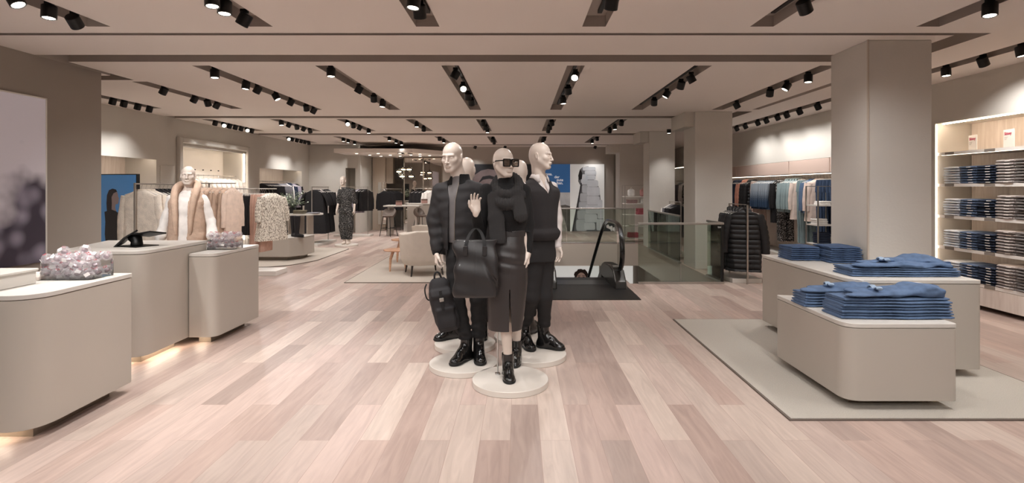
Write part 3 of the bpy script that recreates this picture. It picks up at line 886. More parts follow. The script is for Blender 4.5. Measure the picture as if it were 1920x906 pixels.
def make_lamp(lens):
    r = root('track_spotlight', (0, 0, 0), 0, 'x', 'spotlight')
    mb = MB(); mb.box(-.03, .03, -.015, .015, .055, .085); mb.cyl(0, 0, .02, .06, .009, 10); mb.build('track_adapter', M_black, r)
    h = bpy.data.objects.new('lamp_head', None)
    mb = MB()
    mb.lathe([(.0, .05), (.047, .05), (.052, .045), (.052, -.052), (.046, -.056), (.044, -.045), (0, -.045)], 24)
    hd = mb.build('housing', M_black, r, smooth=True)
    mb = MB(); mb.cyl(0, 0, -.0515, -.0465, .041, 20); l = mb.build('lens', lens, hd)
    return r, hd
lampA, _ = make_lamp(M_lens)
names_r = {0: 'nearest ceiling bay', 1: 'second ceiling bay', 2: 'third ceiling bay', 3: 'farthest ceiling bay', 9: 'long slot along the denim wall'}
names_c = {-6.65: 'the far left wall', -5.2: 'the hanging coats', -3.79: 'the checkout desks', -2.33: 'the left aisle', -.83: 'the floor left of the mannequins', .665: 'the floor right of the mannequins', 2.175: 'the right aisle', 3.67: 'the denim tables', 5.125: 'the jeans shelves'}
BEAMS = []
CH = KIDS
used = False
for sx, L_ in LAMPS.items():
    rows = {}
    for (r, px, py, aim) in L_: rows.setdefault(r, []).append((px, py, aim))
    for r, items in rows.items():
        ds = []
        for (px, py, aim) in items:
            dx = sx / (px - 975) * 1000 if abs(sx) > 2.5 else 1402 / (352 - py)
            ds.append((dx, px, py, aim))
        ds.sort()
        # keep the heads inside their slot and apart
        lim = {0: (2.4, 4.6), 1: (6.45, 9.75), 2: (11.45, 13.45), 3: (15.25, 17.05), 9: (2, 13)}[r]
        ys = [min(max(q[0], lim[0]), lim[1]) for q in ds]
        for i in range(1, len(ys)):
            if ys[i] - ys[i - 1] < .17: ys[i] = ys[i - 1] + .17
        over = ys[-1] - lim[1]
        if over > 0: ys = [y - over for y in ys]
        n = len(ys)
        for i, y in enumerate(ys):
            aim = ds[i][3]
            x = sx + .03 if abs(sx - 5.125) > .01 else 5.155
            z = 2.955
            if aim == 'd': t = (x + rnd.uniform(-.3, .3), y - .25, 0)
            elif aim == 'c': t = (x * .6, y - 3.2, .6)
            elif aim == 'P': t = (3.65, 5.2, .9)
            elif aim == 'M': t = (-4.05, 6.45, 1.35)
            elif aim == 'C': t = (x * .1 - .1, 4.5, 1.0)
            elif aim == 'l': t = (x - 1.6, y + .2, .3)
            elif aim == 'r': t = (x + 1.5, y + .1, .3)
            elif aim == 'b': t = (x + rnd.uniform(-.4, .4), y + 1.5, .4)
            else: t = (x - .75, y + .25, .9) if sx < 0 else (x + .95, y + .3, 1.35)
            dirv = (Vector(t) - Vector((x, y, z))).normalized()
            rot = Vector((0, 0, -1)).rotation_difference(dirv).to_euler()
            where = (ORD[i] + ' from the front' if n > 1 else 'only one')
            if r == 9: lab = 'black spotlight, %s, in the long slot along the denim wall' % where
            else: lab = 'black spotlight, %s, %s, over %s' % (where, names_r[r], names_c[sx])
            grp = 'track spotlights in the ' + names_r[r]
            o = lampA if not used else clone(lampA)
            used = True
            o.location = (x, y, z); o['label'] = lab; o['group'] = grp
            for k in CH.get(o.name, []):
                if k.name.startswith('housing'): k.rotation_euler = rot
            BEAMS.append((x, y, z, t, r, sx, aim, dirv))
# three small spots beyond the last groove
for px, py, lb in ((891, 277, 'left of the heads'), (947, 277, 'above the middle mannequin'), (1116, 277, 'above the jacket poster')):
    d = 18.5; x = (px - 975) * d / 1000
    o = clone(lampA, (x, d, 2.955), None, 'small black spotlight close to the back wall, ' + lb, 'spotlights by the back wall')
    BEAMS.append((x, d, 2.95, (x, 18.9, 1.2), 4, x, 'b', Vector((0, .3, -1)).normalized()))
# ================================================================ mannequins
M_skin = mat('mannequin_ivory', 'D8CABF', .42, spec=.5, noise=.01, nscale=3)
M_jk = mat('black_nylon', '2A2829', .82, sheen=.0, noise=.12, nscale=5)
M_knit = mat('black_knit', '181718', .95, bump=.5, bscale=260)
M_vest = mat('anthracite_knit', '2E2B2C', .95, bump=.5, bscale=260)
M_scarf = mat('charcoal_scarf', '2B2929', .95, bump=.3, bscale=200)
M_leather = mat('black_leather', '2A2727', .36, noise=.08, nscale=10, bump=.04, bscale=200, coat=.1)
M_skirt = mat('charcoal_leather', '35302F', .34, noise=.05, nscale=6, bump=.05, bscale=200)
M_trs = mat('black_trousers', '1B1A1B', .85, noise=.1, nscale=6)
M_trs2 = mat('anthracite_trousers', '232122', .8, noise=.08, nscale=5)
M_tee = mat('grey_tee', '706C6C', .9, noise=.06, nscale=9)
M_boot = mat('polished_black_leather', '121111', .2, coat=.5)
M_sole = mat('black_rubber_sole', '0C0C0C', .5)
M_shirt = mat('white_shirt', 'D2CAC7', .85, noise=.04, nscale=9)
M_sleeve = mat('pale_pink_sleeve', 'C9B9B3', .85, noise=.03, nscale=9)
M_chrome = mat('chrome', 'CFCFCF', .12, metal=1)
M_bag = mat('black_canvas', '232123', .75, noise=.12, nscale=9, bump=.06, bscale=300)
M_strap = mat('black_webbing', '131213', .6)

class Fig:
    def __init__(s, rx, ry, yaw, D, name='mannequin', label='', group=None):
        s.o = root(name, (rx, ry, .045), R(yaw), label, 'mannequin', group)
        s.rx, s.ry, s.D = rx, ry, D
        s.c, s.s = math.cos(R(yaw)), math.sin(R(yaw))
    def P(s, px, py, dy=0.0):
        d = s.D + dy
        x = (px - 975) * d / 1000 - s.rx; y = d - s.ry; z = EYE - (py - 352) * d / 1000 - .045
        return (x * s.c + y * s.s, -x * s.s + y * s.c, z)
    def world(s, p):
        return Vector((s.rx + p[0] * s.c - p[1] * s.s, s.ry + p[0] * s.s + p[1] * s.c, p[2] + .045))

def add_head(F, hc, sc, M, neck, female=False):
    hc = np.array(hc)
    def q(*c): return hc + sc * (M @ np.array(c))
    e = lambda c, r, k=.02, op='u', MM=None: F.ell(q(*c), [a * sc for a in r], k * sc, op, M if MM is None else M @ MM)
    cn = lambda a, b, ra, rb, k=.02, op='u': F.cone(q(*a), q(*b), ra * sc, rb * sc, k * sc, op)
    e((0, .012, .030), (.0745, .095, .085))
    e((0, .03, -.015), (.062, .075, .06), .03)
    e((0, -.030, -.045), (.055 if female else .060, .058, .070), .03)
    e((0, -.072, -.098), (.022 if female else .027, .020, .018), .03)
    for g in (-1, 1):
        e((g * .041, -.056, -.024), (.022, .022, .019), .03)
        cn((g * .060, -.002, -.045), (g * .022, -.066, -.099), .014, .013, .03)
        cn((g * .012, -.0865, .020), (g * .044, -.071, .019), .009, .009, .014)
    for g in (-1, 1):
        e((g * .032, -.095, .001), (.019, .020, .0115), .010, 's')
    for g in (-1, 1):
        e((g * .0315, -.0725, -.002), (.0145, .0115, .009), .004)
        cn((g * .019, -.0815, -.0045), (g * .044, -.0755, -.0035), .0018, .0015, .004)
    cn((0, -.083, .016), (0, -.108, -.034), .0075, .0095, .014)
    e((0, -.108, -.037), (.0105, .011, .0085), .008)
    for g in (-1, 1): e((g * .0115, -.0985, -.0395), (.0072, .009, .0065), .007)
    e((0, -.090, -.066), (.024, .012, .013), .015)
    e((0, -.0985, -.0625), (.0205, .0085, .0052), .005)
    e((0, -.0965, -.0735), (.0175, .0085, .0058), .005)
    cn((-.021, -.102, -.0680), (.021, -.102, -.0680), .0018, .0018, .004, 's')
    e((0, -.096, -.084), (.016, .009, .005), .012, 's')
    for g in (-1, 1):
        EM = Rm(-12, 0, g * 18)
        e((g * .0795, .012, -.008), (.0075, .019, .031), .008, 'u', EM)
        e((g * .088, .009, -.004), (.005, .010, .019), .005, 's', EM)
    # neck
    n0 = q(0, .030, -.055)
    rn = .049 if female else .057
    F.cone(n0, neck, rn * sc, rn * 1.08 * sc, .035)

def add_hand(F, wrist, d, n, sc=1.0, curl=(.35, .4, .45, .5), thumb=.5, side=1, spread=.06):
    """wrist point, d finger direction, n palm normal (fingers bend towards n), side: +1/-1 picks the thumb side"""
    d = np.array(d, float); d /= np.linalg.norm(d)
    n = np.array(n, float); n -= d * (n @ d); n /= np.linalg.norm(n)
    t = np.cross(d, n) * side
    w = np.array(wrist, float)
    Mx = np.stack([t, n, d], 1)
    F.box(w + d * .048 * sc, (.040 * sc, .0145 * sc, .048 * sc), .012 * sc, .012, 'u', Mx)
    F.cone(w - d * .02, w + d * .02 * sc, .023 * sc, .022 * sc, .02, 'u', n, 1.25)
    L = (.068, .078, .073, .057)
    for i in range(4):
        off = (.030 - i * .0197) * sc
        base = w + d * (.088 - abs(i - 1.2) * .004) * sc + t * off
        ang = curl[i]; a = 0.0; p = base - d * .012 * sc
        fan = (1.5 - i) * spread
        r0 = .0088 * sc
        dd = d * math.cos(fan) + t * math.sin(fan)
        for k, fr in enumerate((.46, .30, .24)):
            a += ang * (1.0 if k == 0 else 1.15)
            q2 = p + (dd * math.cos(a) + n * math.sin(a)) * L[i] * fr * sc * (1.15 if k == 0 else 1)
            F.cone(p, q2, r0, r0 * .92, .004)
            p = q2; r0 *= .92
    p0 = w + d * .018 * sc + t * .028 * sc + n * .004
    p1 = p0 + (t * .62 + d * .70 + n * .25 * thumb * 2) * .040 * sc
    p2 = p1 + (t * (.35 - .3 * thumb) + d * .85 + n * .6 * thumb) * .030 * sc
    p3 = p2 + (t * (.15 - .4 * thumb) + d * .9 + n * .7 * thumb) * .024 * sc
    F.cone(p0, p1, .0145 * sc, .0115 * sc, .010); F.cone(p1, p2, .0108 * sc, .0095 * sc, .004); F.cone(p2, p3, .0093 * sc, .0075 * sc, .004)

def lerp(a, b, t): return tuple(a[i] + (b[i] - a[i]) * t for i in range(3))
def wrk(amp, fr, seed=0, zr=None, ax=2):
    """soft folds"""
    r = random.Random(seed); W_ = []
    for _ in range(5):
        v = Vector((r.uniform(-1, 1), r.uniform(-1, 1), r.uniform(-1, 1)))
        if ax == 2: v.z *= 2.2; v.x *= .8
        if ax == 0: v.z *= .25
        v = v * fr
        W_.append((v, r.uniform(0, 6)))
    def g(f, X, Y, Z):
        a = 0
        for v, ph in W_: a = a + np.sin(v.x * X + v.y * Y + v.z * Z + ph)
        m = 1
        if zr is not None: m = np.clip((Z - zr[0]) / (zr[1] - zr[0]), 0, 1)
        return f + amp * a * .22 * m
    return g

# boots, made once
def boot_mesh(name, female=False):
    s_ = .92 if female else 1.0
    F = Field((-.08, -.24, -.01), (.08, .12, .26), .005)
    # foot points to -Y, heel at +Y ; ankle over the origin
    F.loft([(.0, 0, .0, .046, .06), (.06, 0, .005, .044, .058), (.11, 0, .01, .046, .055), (.17, 0, .012, .05, .056), (.24, 0, .014, .052, .060)], .02, p=2.1)
    F.ell((0, -.06, .030), (.046, .13, .050), .03)
    F.ell((0, -.14, .026), (.048, .062, .034), .03)
    F.ell((0, .035, .035), (.038, .04, .045), .03)
    F.ell((0, -.05, .085), (.034, .07, .042), .05)
    F.cone((0, .0, -.2), (0, .0, -.2), .01, .01)
    F.fn(lambda f, X, Y, Z: np.maximum(f, .014 - Z))
    F.fn(lambda f, X, Y, Z: np.maximum(f, Z - .232))
    F.fn(lambda f, X, Y, Z: f + .0016 * np.sin(Y * 130 + Z * 90) * np.exp(-((Y + .07) / .03) ** 2 - ((Z - .08) / .03) ** 2))
    up = F.mesh(name, M_boot)
    G = Field((-.08, -.24, -.01), (.08, .12, .05), .005)
    G.ell((0, -.06, .018), (.05, .138, .05), .02); G.ell((0, -.14, .018), (.052, .066, .04), .03); G.ell((0, .035, .02), (.043, .045, .05), .03)
    G.fn(lambda f, X, Y, Z: np.maximum(np.maximum(f, Z - .022), -Z))
    so = G.mesh(name + '_sole', M_sole)
    panel = MB()
    for g in (-1, 1):
        panel.box(g * .05 - .004, g * .05 + .004, -.008, .034, .115, .215)
    up_m, so_m = up.data, so.data
    for o in (up, so): bpy.data.objects.remove(o)
    return up_m, so_m
bm_m = boot_mesh('boot')
bm_f = (bm_m[0], bm_m[1])
def boot(fig, heelpx, toepx, fl_=0.0, sc=1.0, tilt=0):
    """from the heel's and the toe's place on the plinth"""
    h = flo(heelpx[0], heelpx[1], .045 + fl_); t = flo(toepx[0], toepx[1], .045 + fl_)
    hx, hy = h[0] - fig.rx, h[1] - fig.ry; tx, ty = t[0] - fig.rx, t[1] - fig.ry
    hl = (hx * fig.c + hy * fig.s, -hx * fig.s + hy * fig.c); tl = (tx * fig.c + ty * fig.s, -tx * fig.s + ty * fig.c)
    v = Vector((tl[0] - hl[0], tl[1] - hl[1])).normalized()
    ang = math.atan2(v.x, -v.y)
    ank = (hl[0] + v.x * .07 * sc, hl[1] + v.y * .07 * sc, fl_)
    b = mobj('boot', bm_m[0], fig.o); b.location = ank; b.rotation_euler = (R(tilt), 0, ang); b.scale = (sc, sc, sc if sc > .95 else sc * .84)
    s2 = mobj('sole', bm_m[1], b)
    return (ank[0], ank[1], ank[2] + (.2 if sc > .95 else .168) * sc)

def plinth_disc(x, y, r, label):
    o = root('round_plinth', (x, y, 0), 0, label, 'plinth')
    mb = MB(); mb.lathe([(r - .004, 0), (r, .003), (r, .042), (r - .003, .045)], 72)
    mb.build('disc', mat('plinth_white', 'D3CBC2', .5), o, smooth=True)
    return o
plinth_disc(-.076, 4.215, .300, 'round pale plinth nearest the camera under the mannequin in the leather skirt')
plinth_disc(-.487, 4.62, .295, 'round pale plinth under the mannequin in the bomber jacket')
plinth_disc(.127, 4.87, .295, 'round pale plinth under the mannequin in the knitted vest')
plinth_disc(-.535, 5.2, .295, 'round pale plinth behind the bomber jacket mannequin, partly hidden')
plinth_disc(.03, 5.45, .295, 'round pale plinth at the back of the mannequin group, mostly hidden')

FINE = .0038
# ---------------------------------------------------------------- 1 man in a bomber jacket
f1 = Fig(-.487, 4.62, 0, 4.6, label='male mannequin in black bomber jacket over grey tee, holding a backpack')
P = f1.P
nk = P(862, 338, .03)
F = Field((-.42, -.28, 0), (.42, .28, 1.93), .011, fx=[(-.42, .42, FINE)], fy=[(-.28, .2, FINE)], fz=[(.72, .98, FINE), (1.52, 1.93, FINE)])
Rs, Re, Rw = P(826, 357, .02), P(815, 412, .03), P(818, 474, -.03)
Ls, Le, Lw = P(897, 357, .02), P(910, 412, .06), P(908, 468, .03)
add_head(F, P(848, 294, -.02), 1.06, Rm(10, 0, -20), nk)
F.loft([(nk[2] + .03, nk[0], nk[1], .055, .055), (Rs[2] + .03, nk[0], nk[1], .12, .07), (Rs[2] - .05, nk[0], nk[1] - .01, .17, .10), (1.22, .0, .0, .145, .10), (1.08, .01, 0, .13, .09), (.95, .03, .01, .135, .085), (.88, .03, .01, .12, .085)], .03)
for a, b, c in ((Rs, Re, Rw), (Ls, Le, Lw)):
    F.chain([a, b, c], [.042, .038, .028], .02)
add_hand(F, Rw, (.02, -.0, -1), (.95, .25, 0), .98, (.3, .5, .6, .7), .6, 1)
add_hand(F, Lw, (0, -.1, -1), (-1, 0, 0), .98, (.35, .4, .45, .5), .5, -1)
Rh, Rk = P(856, 480, .02), P(855, 560, -.02); Lh, Lk = P(884, 480, .02), P(898, 560, -.02)
bR = boot(f1, (882, 671), (852, 685)); bL = boot(f1, (896, 668), (904, 692))
F.chain([Rh, Rk, bR], [.085, .058, .036], .03); F.chain([Lh, Lk, bL], [.085, .058, .036], .03)
F.mesh('mannequin_body', M_skin, f1.o)
# trousers
F = Field((-.3, -.25, .12), (.35, .25, 1.1), .007)
F.loft([(1.06, .02, .01, .145, .105), (.95, .03, .01, .165, .115), (.85, .035, .01, .165, .115)], .03)
F.chain([Rh, Rk, (bR[0], bR[1], bR[2])], [.095, .073, .060], .012); F.chain([Lh, Lk, (bL[0], bL[1], bL[2])], [.095, .075, .062], .012)
F.fn(wrk(.006, 34, 3)).fn(lambda f, X, Y, Z: f + .005 * np.sin(Z * 95 + X * 18 + np.sin(Y * 30)) * np.clip((.42 - Z) / .2, 0, 1))
F.fn(lambda f, X, Y, Z: np.maximum(f, .19 - Z))
F.mesh('trousers', M_trs, f1.o)
# tee
F = Field((-.25, -.2, .98), (.25, .2, 1.65), .007)
F.loft([(nk[2] + .035, nk[0], nk[1] - .005, .068, .068), (nk[2] - .02, nk[0], nk[1], .09, .085), (Rs[2] - .05, nk[0] - .01, nk[1] - .01, .16, .118), (1.2, -.01, -.005, .15, .122), (1.03, .01, 0, .15, .118)], .02)
F.fn(wrk(.005, 26, 5))
F.mesh('tee_shirt', M_tee, f1.o)
# bomber jacket
F = Field((-.42, -.26, .88), (.42, .28, 1.72), .006)
zs = Rs[2]
F.loft([(nk[2] + .01, nk[0], nk[1] + .01, .085, .08), (zs + .07, nk[0], nk[1] + .01, .145, .095), (zs + .01, nk[0] - .005, nk[1], .18, .125), (zs - .15, nk[0] - .01, nk[1] - .01, .18, .148), (1.2, -.02, -.005, .175, .145), (1.08, -.01, 0, .178, .145), (1.0, .0, 0, .168, .138), (.975, 0, 0, .16, .132)], .03, p=2.3)
F.chain([Rs, Re, lerp(Re, Rw, .86)], [.066, .062, .048], .04)
F.chain([Ls, Le, lerp(Le, Lw, .86)], [.066, .062, .048], .04)
F.fn(wrk(.009, 26, 8, ax=0)).fn(wrk(.005, 40, 9))
F.fn(lambda f, X, Y, Z: f + .002 * np.sin(Z * 70 + X * 40) * np.clip((np.abs(X) - .2) / .05, 0, 1))
# opening
ox = P(849, 400)[0]
F.fn(lambda f, X, Y, Z: np.where((Y < .02), np.maximum(f, (.026 + .045 * np.clip((Z - 1.42) / .2, 0, 1)) - np.abs(X - ox - (Z - 1.2) * .03)), f))
F.mesh('bomber_jacket', M_jk, f1.o)
F = Field((-.3, -.26, .90), (.3, .28, 1.02), .006)
F.loft([(1.0, 0, 0, .163, .134), (.96, 0, 0, .160, .132), (.925, 0, 0, .158, .13)], .01, p=2.3)
F.fn(lambda f, X, Y, Z: f + .0015 * np.sin(X * 520)).fn(lambda f, X, Y, Z: np.where((Y < .02), np.maximum(f, .028 - np.abs(X - ox + .01)), f))
F.mesh('jacket_hem', M_knit, f1.o)
for a, b in ((Re, Rw), (Le, Lw)):
    F = Field((-.45, -.2, .85), (.45, .25, 1.15), .005)
    F.cone(lerp(a, b, .84), lerp(a, b, .98), .043, .036, .01)
    F.mesh('cuff', M_knit, f1.o)
F = Field((-.2, -.2, nk[2] - .1), (.2, .2, nk[2] + .12), .005)
F.loft([(nk[2] + .055, nk[0] + .004, nk[1] + .008, .076, .076), (nk[2] + .0, nk[0], nk[1] + .005, .096, .09), (nk[2] - .04, nk[0], nk[1], .125, .10)], .004)
F.loft([(nk[2] + .09, nk[0] + .004, nk[1] + .008, .066, .066), (nk[2] + .0, nk[0], nk[1] + .005, .084, .08), (nk[2] - .06, nk[0], nk[1], .118, .09)], .004, 's')
F.fn(lambda f, X, Y, Z: np.where(Y < nk[1], np.maximum(f, .030 - np.abs(X - ox - .03)), f))
F.mesh('jacket_collar', M_knit, f1.o)
mb = MB(); mb.tube([(ox + .03, -.150, 1.0), (ox + .03, -.158, 1.2), (ox + .036, -.145, 1.4), (ox + .06, -.09, 1.55)], .002, 6)
mb.build('zip', M_plinth, f1.o, smooth=True)

# ---------------------------------------------------------------- 2 woman in the middle
f2 = Fig(-.076, 4.215, 0, 4.2, label='female mannequin with big sunglasses, scarf and leather skirt in the middle')
P = f2.P
nk = P(948, 344, .03)
F = Field((-.32, -.36, 0), (.32, .56, 1.86), .011, fx=[(-.32, .32, FINE)], fy=[(-.36, .15, FINE), (.15, .56, .007)], fz=[(.22, .50, .006), (.78, 1.02, FINE), (1.26, 1.86, FINE)])
HC2 = P(944.5, 304.5, -.02); HM2 = Rm(2, 0, 33)
add_head(F, HC2, .975, HM2, nk, True)
Rs, Re, Rw = P(912, 357, .0), P(899, 440, -.03), P(892.5, 397, -.20)
Ls, Le, Lw = P(982, 358, .02), P(990, 420, .05), P(990, 474, .0)
F.loft([(nk[2] + .02, nk[0], nk[1], .048, .048), (Rs[2] + .03, nk[0], nk[1], .10, .06), (Rs[2] - .05, nk[0], nk[1] - .01, .15, .09), (1.2, .0, .0, .12, .09), (1.09, .03, 0, .11, .08), (.95, .0, .01, .15, .10), (.86, -.02, .01, .15, .10)], .03)
F.chain([Rs, Re, Rw], [.042, .034, .024], .015)
F.chain([Ls, Le, Lw], [.042, .034, .024], .015)
add_hand(F, Rw, (-.06, .0, 1), (.35, -.8, 0), .93, (.18, .25, .3, .45), .35, -1, .09)
add_hand(F, Lw, (-.03, -.05, -1), (-1, 0, 0), .93, (.25, .3, .35, .4), .4, -1)
b1 = boot(f2, (951, 700), (957, 724), 0, .93)
b2 = boot(f2, (970, 673), (963, 693), .0, .93)
Lk, Rk = P(945, 560, .01), P(967, 560, .05)
F.chain([P(935, 480), Lk, lerp(Lk, b1, .35), b1], [.08, .056, .053, .033], .02)
F.chain([P(965, 480), Rk, (b2[0] + .01, b2[1] - .06, b2[2] + .24), (b2[0], b2[1] + .008, b2[2] + .06), (b2[0], b2[1] + .01, b2[2] - .03)], [.08, .056, .05, .036, .033], .02)
F.mesh('mannequin_body', M_skin, f2.o)
# skirt
F = Field((-.26, -.24, .36), (.24, .24, 1.2), .006)
zz = lambda py: P(950, py)[2]
F.loft([(zz(432), P(957, 432)[0], .0, .122, .098), (zz(440), P(957, 440)[0], .0, .124, .10), (zz(455), P(953, 455)[0], .0, .142, .112), (zz(480), P(951, 480)[0], .0, .160, .125), (zz(520), P(951, 520)[0], 0, .162, .128), (zz(570), P(949, 570)[0], 0, .152, .125), (zz(617), P(947, 617)[0], 0, .134, .118)], .01, p=2.2)
F.fn(lambda f, X, Y, Z: f + .0035 * np.sin(Z * 70 + 14 * X) * np.exp(-((Z - .93) / .09) ** 2) * np.clip(-Y * 12, 0, 1))
F.fn(lambda f, X, Y, Z: f - .002 * np.exp(-((X + .0) / .006) ** 2) * np.clip(-Y * 12, 0, 1))
sx0 = P(957.5, 600)[0]
F.fn(lambda f, X, Y, Z: np.where(Y < -.02, np.maximum(f, (.0035 + .006 * np.clip((.62 - Z) / .2, 0, 1)) * np.clip((.73 - Z) * 60, -1, 1) - np.abs(X - sx0 + (Z - .4) * .02)), f))
F.fn(lambda f, X, Y, Z: np.maximum(f, -np.maximum(((X - P(947, 617)[0]) / .118) ** 2 * .118 + (Y / .103) ** 2 * .103 - .11, Z - .56)))
F.mesh('leather_skirt', M_skirt, f2.o)
F = Field((-.26, -.2, 1.1), (.24, .2, 1.22), .005)
F.loft([(zz(431), P(957, 432)[0], .0, .124, .10), (zz(443), P(957, 440)[0], .0, .127, .103)], .004, p=2.2)
F.mesh('waistband', M_skirt, f2.o)
# top
F = Field((-.32, -.34, .98), (.32, .24, 1.62), .006)
F.loft([(nk[2] + .045, nk[0], nk[1] - .01, .058, .058), (nk[2] - .0, nk[0], nk[1], .07, .07), (Rs[2] + .035, nk[0], nk[1], .13, .08), (Rs[2] - .04, nk[0], nk[1] - .01, .165, .115), (1.3, .0, -.01, .145, .13), (1.16, .025, 0, .125, .105), (zz(434), P(957, 432)[0], 0, .124, .10)], .02, p=2.1)
F.chain([Rs, Re], [.056, .050], .02); F.chain([Re, lerp(Re, Rw, .9)], [.050, .034], .02)
F.chain([Ls, Le, lerp(Le, Lw, .93)], [.056, .050, .036], .02)
F.fn(wrk(.004, 30, 12))
F.mesh('black_top', M_knit, f2.o)
# scarf
def scarf():
    F = Field((-.26, -.34, 1.05), (.26, .2, 1.66), .0055)
    c = (nk[0] + .012, nk[1] - .02)
    for (rx_, ry_, z0, drop, rr) in ((.092, .092, 1.505, .075, .036), (.108, .112, 1.455, .10, .042)):
        pts = [(c[0] + rx_ * math.sin(a), c[1] - ry_ * math.cos(a) * (1.15 if math.cos(a) > 0 else .85), z0 - drop * math.cos(a) + .02) for a in [2 * PI * k / 20 for k in range(21)]]
        F.chain(pts, [rr] * 21, .012)
    # hanging ends
    a0 = P(926, 372, -.10); a1 = P(933, 450, -.15)
    F.chain([a0, lerp(a0, a1, .5), a1], [.055, .062, .062], .02, n=(0, 1, 0), sq=3.2)
    a0 = P(968, 366, -.11); a1 = P(977, 404, -.16)
    F.chain([a0, a1], [.052, .054], .02, n=(0, 1, 0), sq=3.0)
    F.fn(lambda f, X, Y, Z: np.maximum(f, zz(453) - Z))
    F.fn(lambda f, X, Y, Z: f + .0022 * np.sin(X * 330 + Z * 20)).fn(wrk(.006, 22, 4, ax=0))
    F.mesh('scarf', M_scarf, f2.o)
scarf()
mb = MB(); mb.cyl(*P(933, 700, .1)[:2], 0.0, .36, .006, 10); mb.cyl(*P(933, 700, .1)[:2], 0, .012, .022, 16)
mb.build('support_rod', M_chrome, f2.o, smooth=True)
# sunglasses (a thing of its own)
def sunglasses():
    wc = f2.world(HC2)
    o = root('sunglasses', wc, 0, 'oversized square black sunglasses worn by the middle mannequin', 'sunglasses')
    o.rotation_euler = Matrix(HM2.tolist()).to_euler()
    s_ = .975
    mb = MB()
    for g in (-1, 1):
        def ring(w, h, y): return [(x, y, z) for x, z in rpoly([(g * .037 - w, -h), (g * .037 + w, -h), (g * .037 + w * 1.04, h), (g * .037 - w * 1.04, h)], .010, 5)]
        n = len(ring(.03, .03, 0))
        a, b, c, d = ring(.034, .031, -.112), ring(.0265, .0235, -.112), ring(.0265, .0235, -.105), ring(.034, .031, -.105)
        vs = a + b + c + d
        fs = []
        for i in range(n):
            j = (i + 1) % n
            for u, v in ((0, 1), (1, 2), (2, 3), (3, 0)): fs.append((u * n + i, u * n + j, v * n + j, v * n + i))
        mb.add([(x, y, z - .004) for x, y, z in vs], fs)
    mb.box(-.008, .008, -.112, -.105, .006, .014)
    mb.build('frame', M_black, o)
    for g in (-1, 1):
        mb = MB(); mb.add([(x, -.108, z - .004) for x, z in rpoly([(g * .037 - .027, -.024), (g * .037 + .027, -.024), (g * .037 + .027, .024), (g * .037 - .027, .024)], .008, 4)], [tuple(range(20))])
        mb.build('lens', MATS['smoke_lens'], o)
        mb = MB(); mb.tube([(g * .071, -.105, .012), (g * .076, -.08, .012), (g * .0795, -.01, .008), (g * .0795, .02, -.004)], .0032, 6, flat=1.6)
        mb.build('temple', M_black, o)
glass_mat('smoke_lens', '8E8680', .02, ior=1.6)
sunglasses()

# ---------------------------------------------------------------- 3 man in a knitted vest
f3 = Fig(.127, 4.87, 32, 4.85, label='male mannequin in dark knitted vest over a shirt, head turned in profile')
P = f3.P
nk = P(1011, 338, .03)
F = Field((-.36, -.32, 0), (.36, .3, 1.96), .011, fx=[(-.3, .34, FINE)], fy=[(-.26, .22, FINE)], fz=[(.72, 1.02, FINE), (1.5, 1.96, FINE)])
add_head(F, P(1014, 292, 0), 1.03, Rm(2, 0, 38), nk)
zc = nk[2]
Rs, Re, Rw = P(980, 354, -.02), P(968, 410, .06), P(966, 465, .04)
Ls, Le, Lw = P(1034, 352, .06), P(1045, 408, .06), P(1046, 464, .0)
tc = P(1011, 380, 0)
F.loft([(zc + .03, nk[0], nk[1], .055, .055), (Rs[2] + .03, nk[0], nk[1], .12, .07), (Rs[2] - .05, tc[0], tc[1], .16, .10), (1.22, tc[0], tc[1], .145, .10), (1.08, tc[0], tc[1], .13, .09), (.95, tc[0], tc[1], .135, .085), (.88, tc[0], tc[1], .12, .085)], .03)
F.chain([Rs, Re, Rw], [.05, .042, .028], .02); F.chain([Ls, Le, Lw], [.05, .042, .028], .02)
dwn = np.array(P(1046, 500, -.02)) - np.array(Lw)
add_hand(F, Lw, dwn, (-.9, -.3, 0), .98, (.3, .45, .5, .6), .5, -1)
b2 = boot(f3, (1008, 650), (1056, 657)); b1 = boot(f3, (980, 645), (1008, 668))
Rh, Rk = P(1003, 480, -.02), P(996, 556, -.05); Lh, Lk = P(1020, 480, .04), P(1020, 556, .02)
F.chain([Rh, Rk, b1], [.085, .058, .036], .03); F.chain([Lh, Lk, b2], [.085, .058, .036], .03)
F.mesh('mannequin_body', M_skin, f3.o)
F = Field((-.3, -.3, .12), (.35, .3, 1.16), .007)
F.loft([(1.12, tc[0], tc[1], .15, .11), (.98, tc[0], tc[1], .168, .125), (.84, tc[0], tc[1], .175, .13)], .03)
F.chain([Rh, Rk, b1], [.10, .076, .056], .02); F.chain([Lh, Lk, b2], [.10, .076, .056], .02)
F.fn(wrk(.004, 26, 23)).fn(lambda f, X, Y, Z: f + .003 * np.sin(Z * 90 + X * 18) * np.clip((.4 - Z) / .2, 0, 1))
F.fn(lambda f, X, Y, Z: np.maximum(f, .20 - Z))
F.mesh('trousers', M_trs2, f3.o)
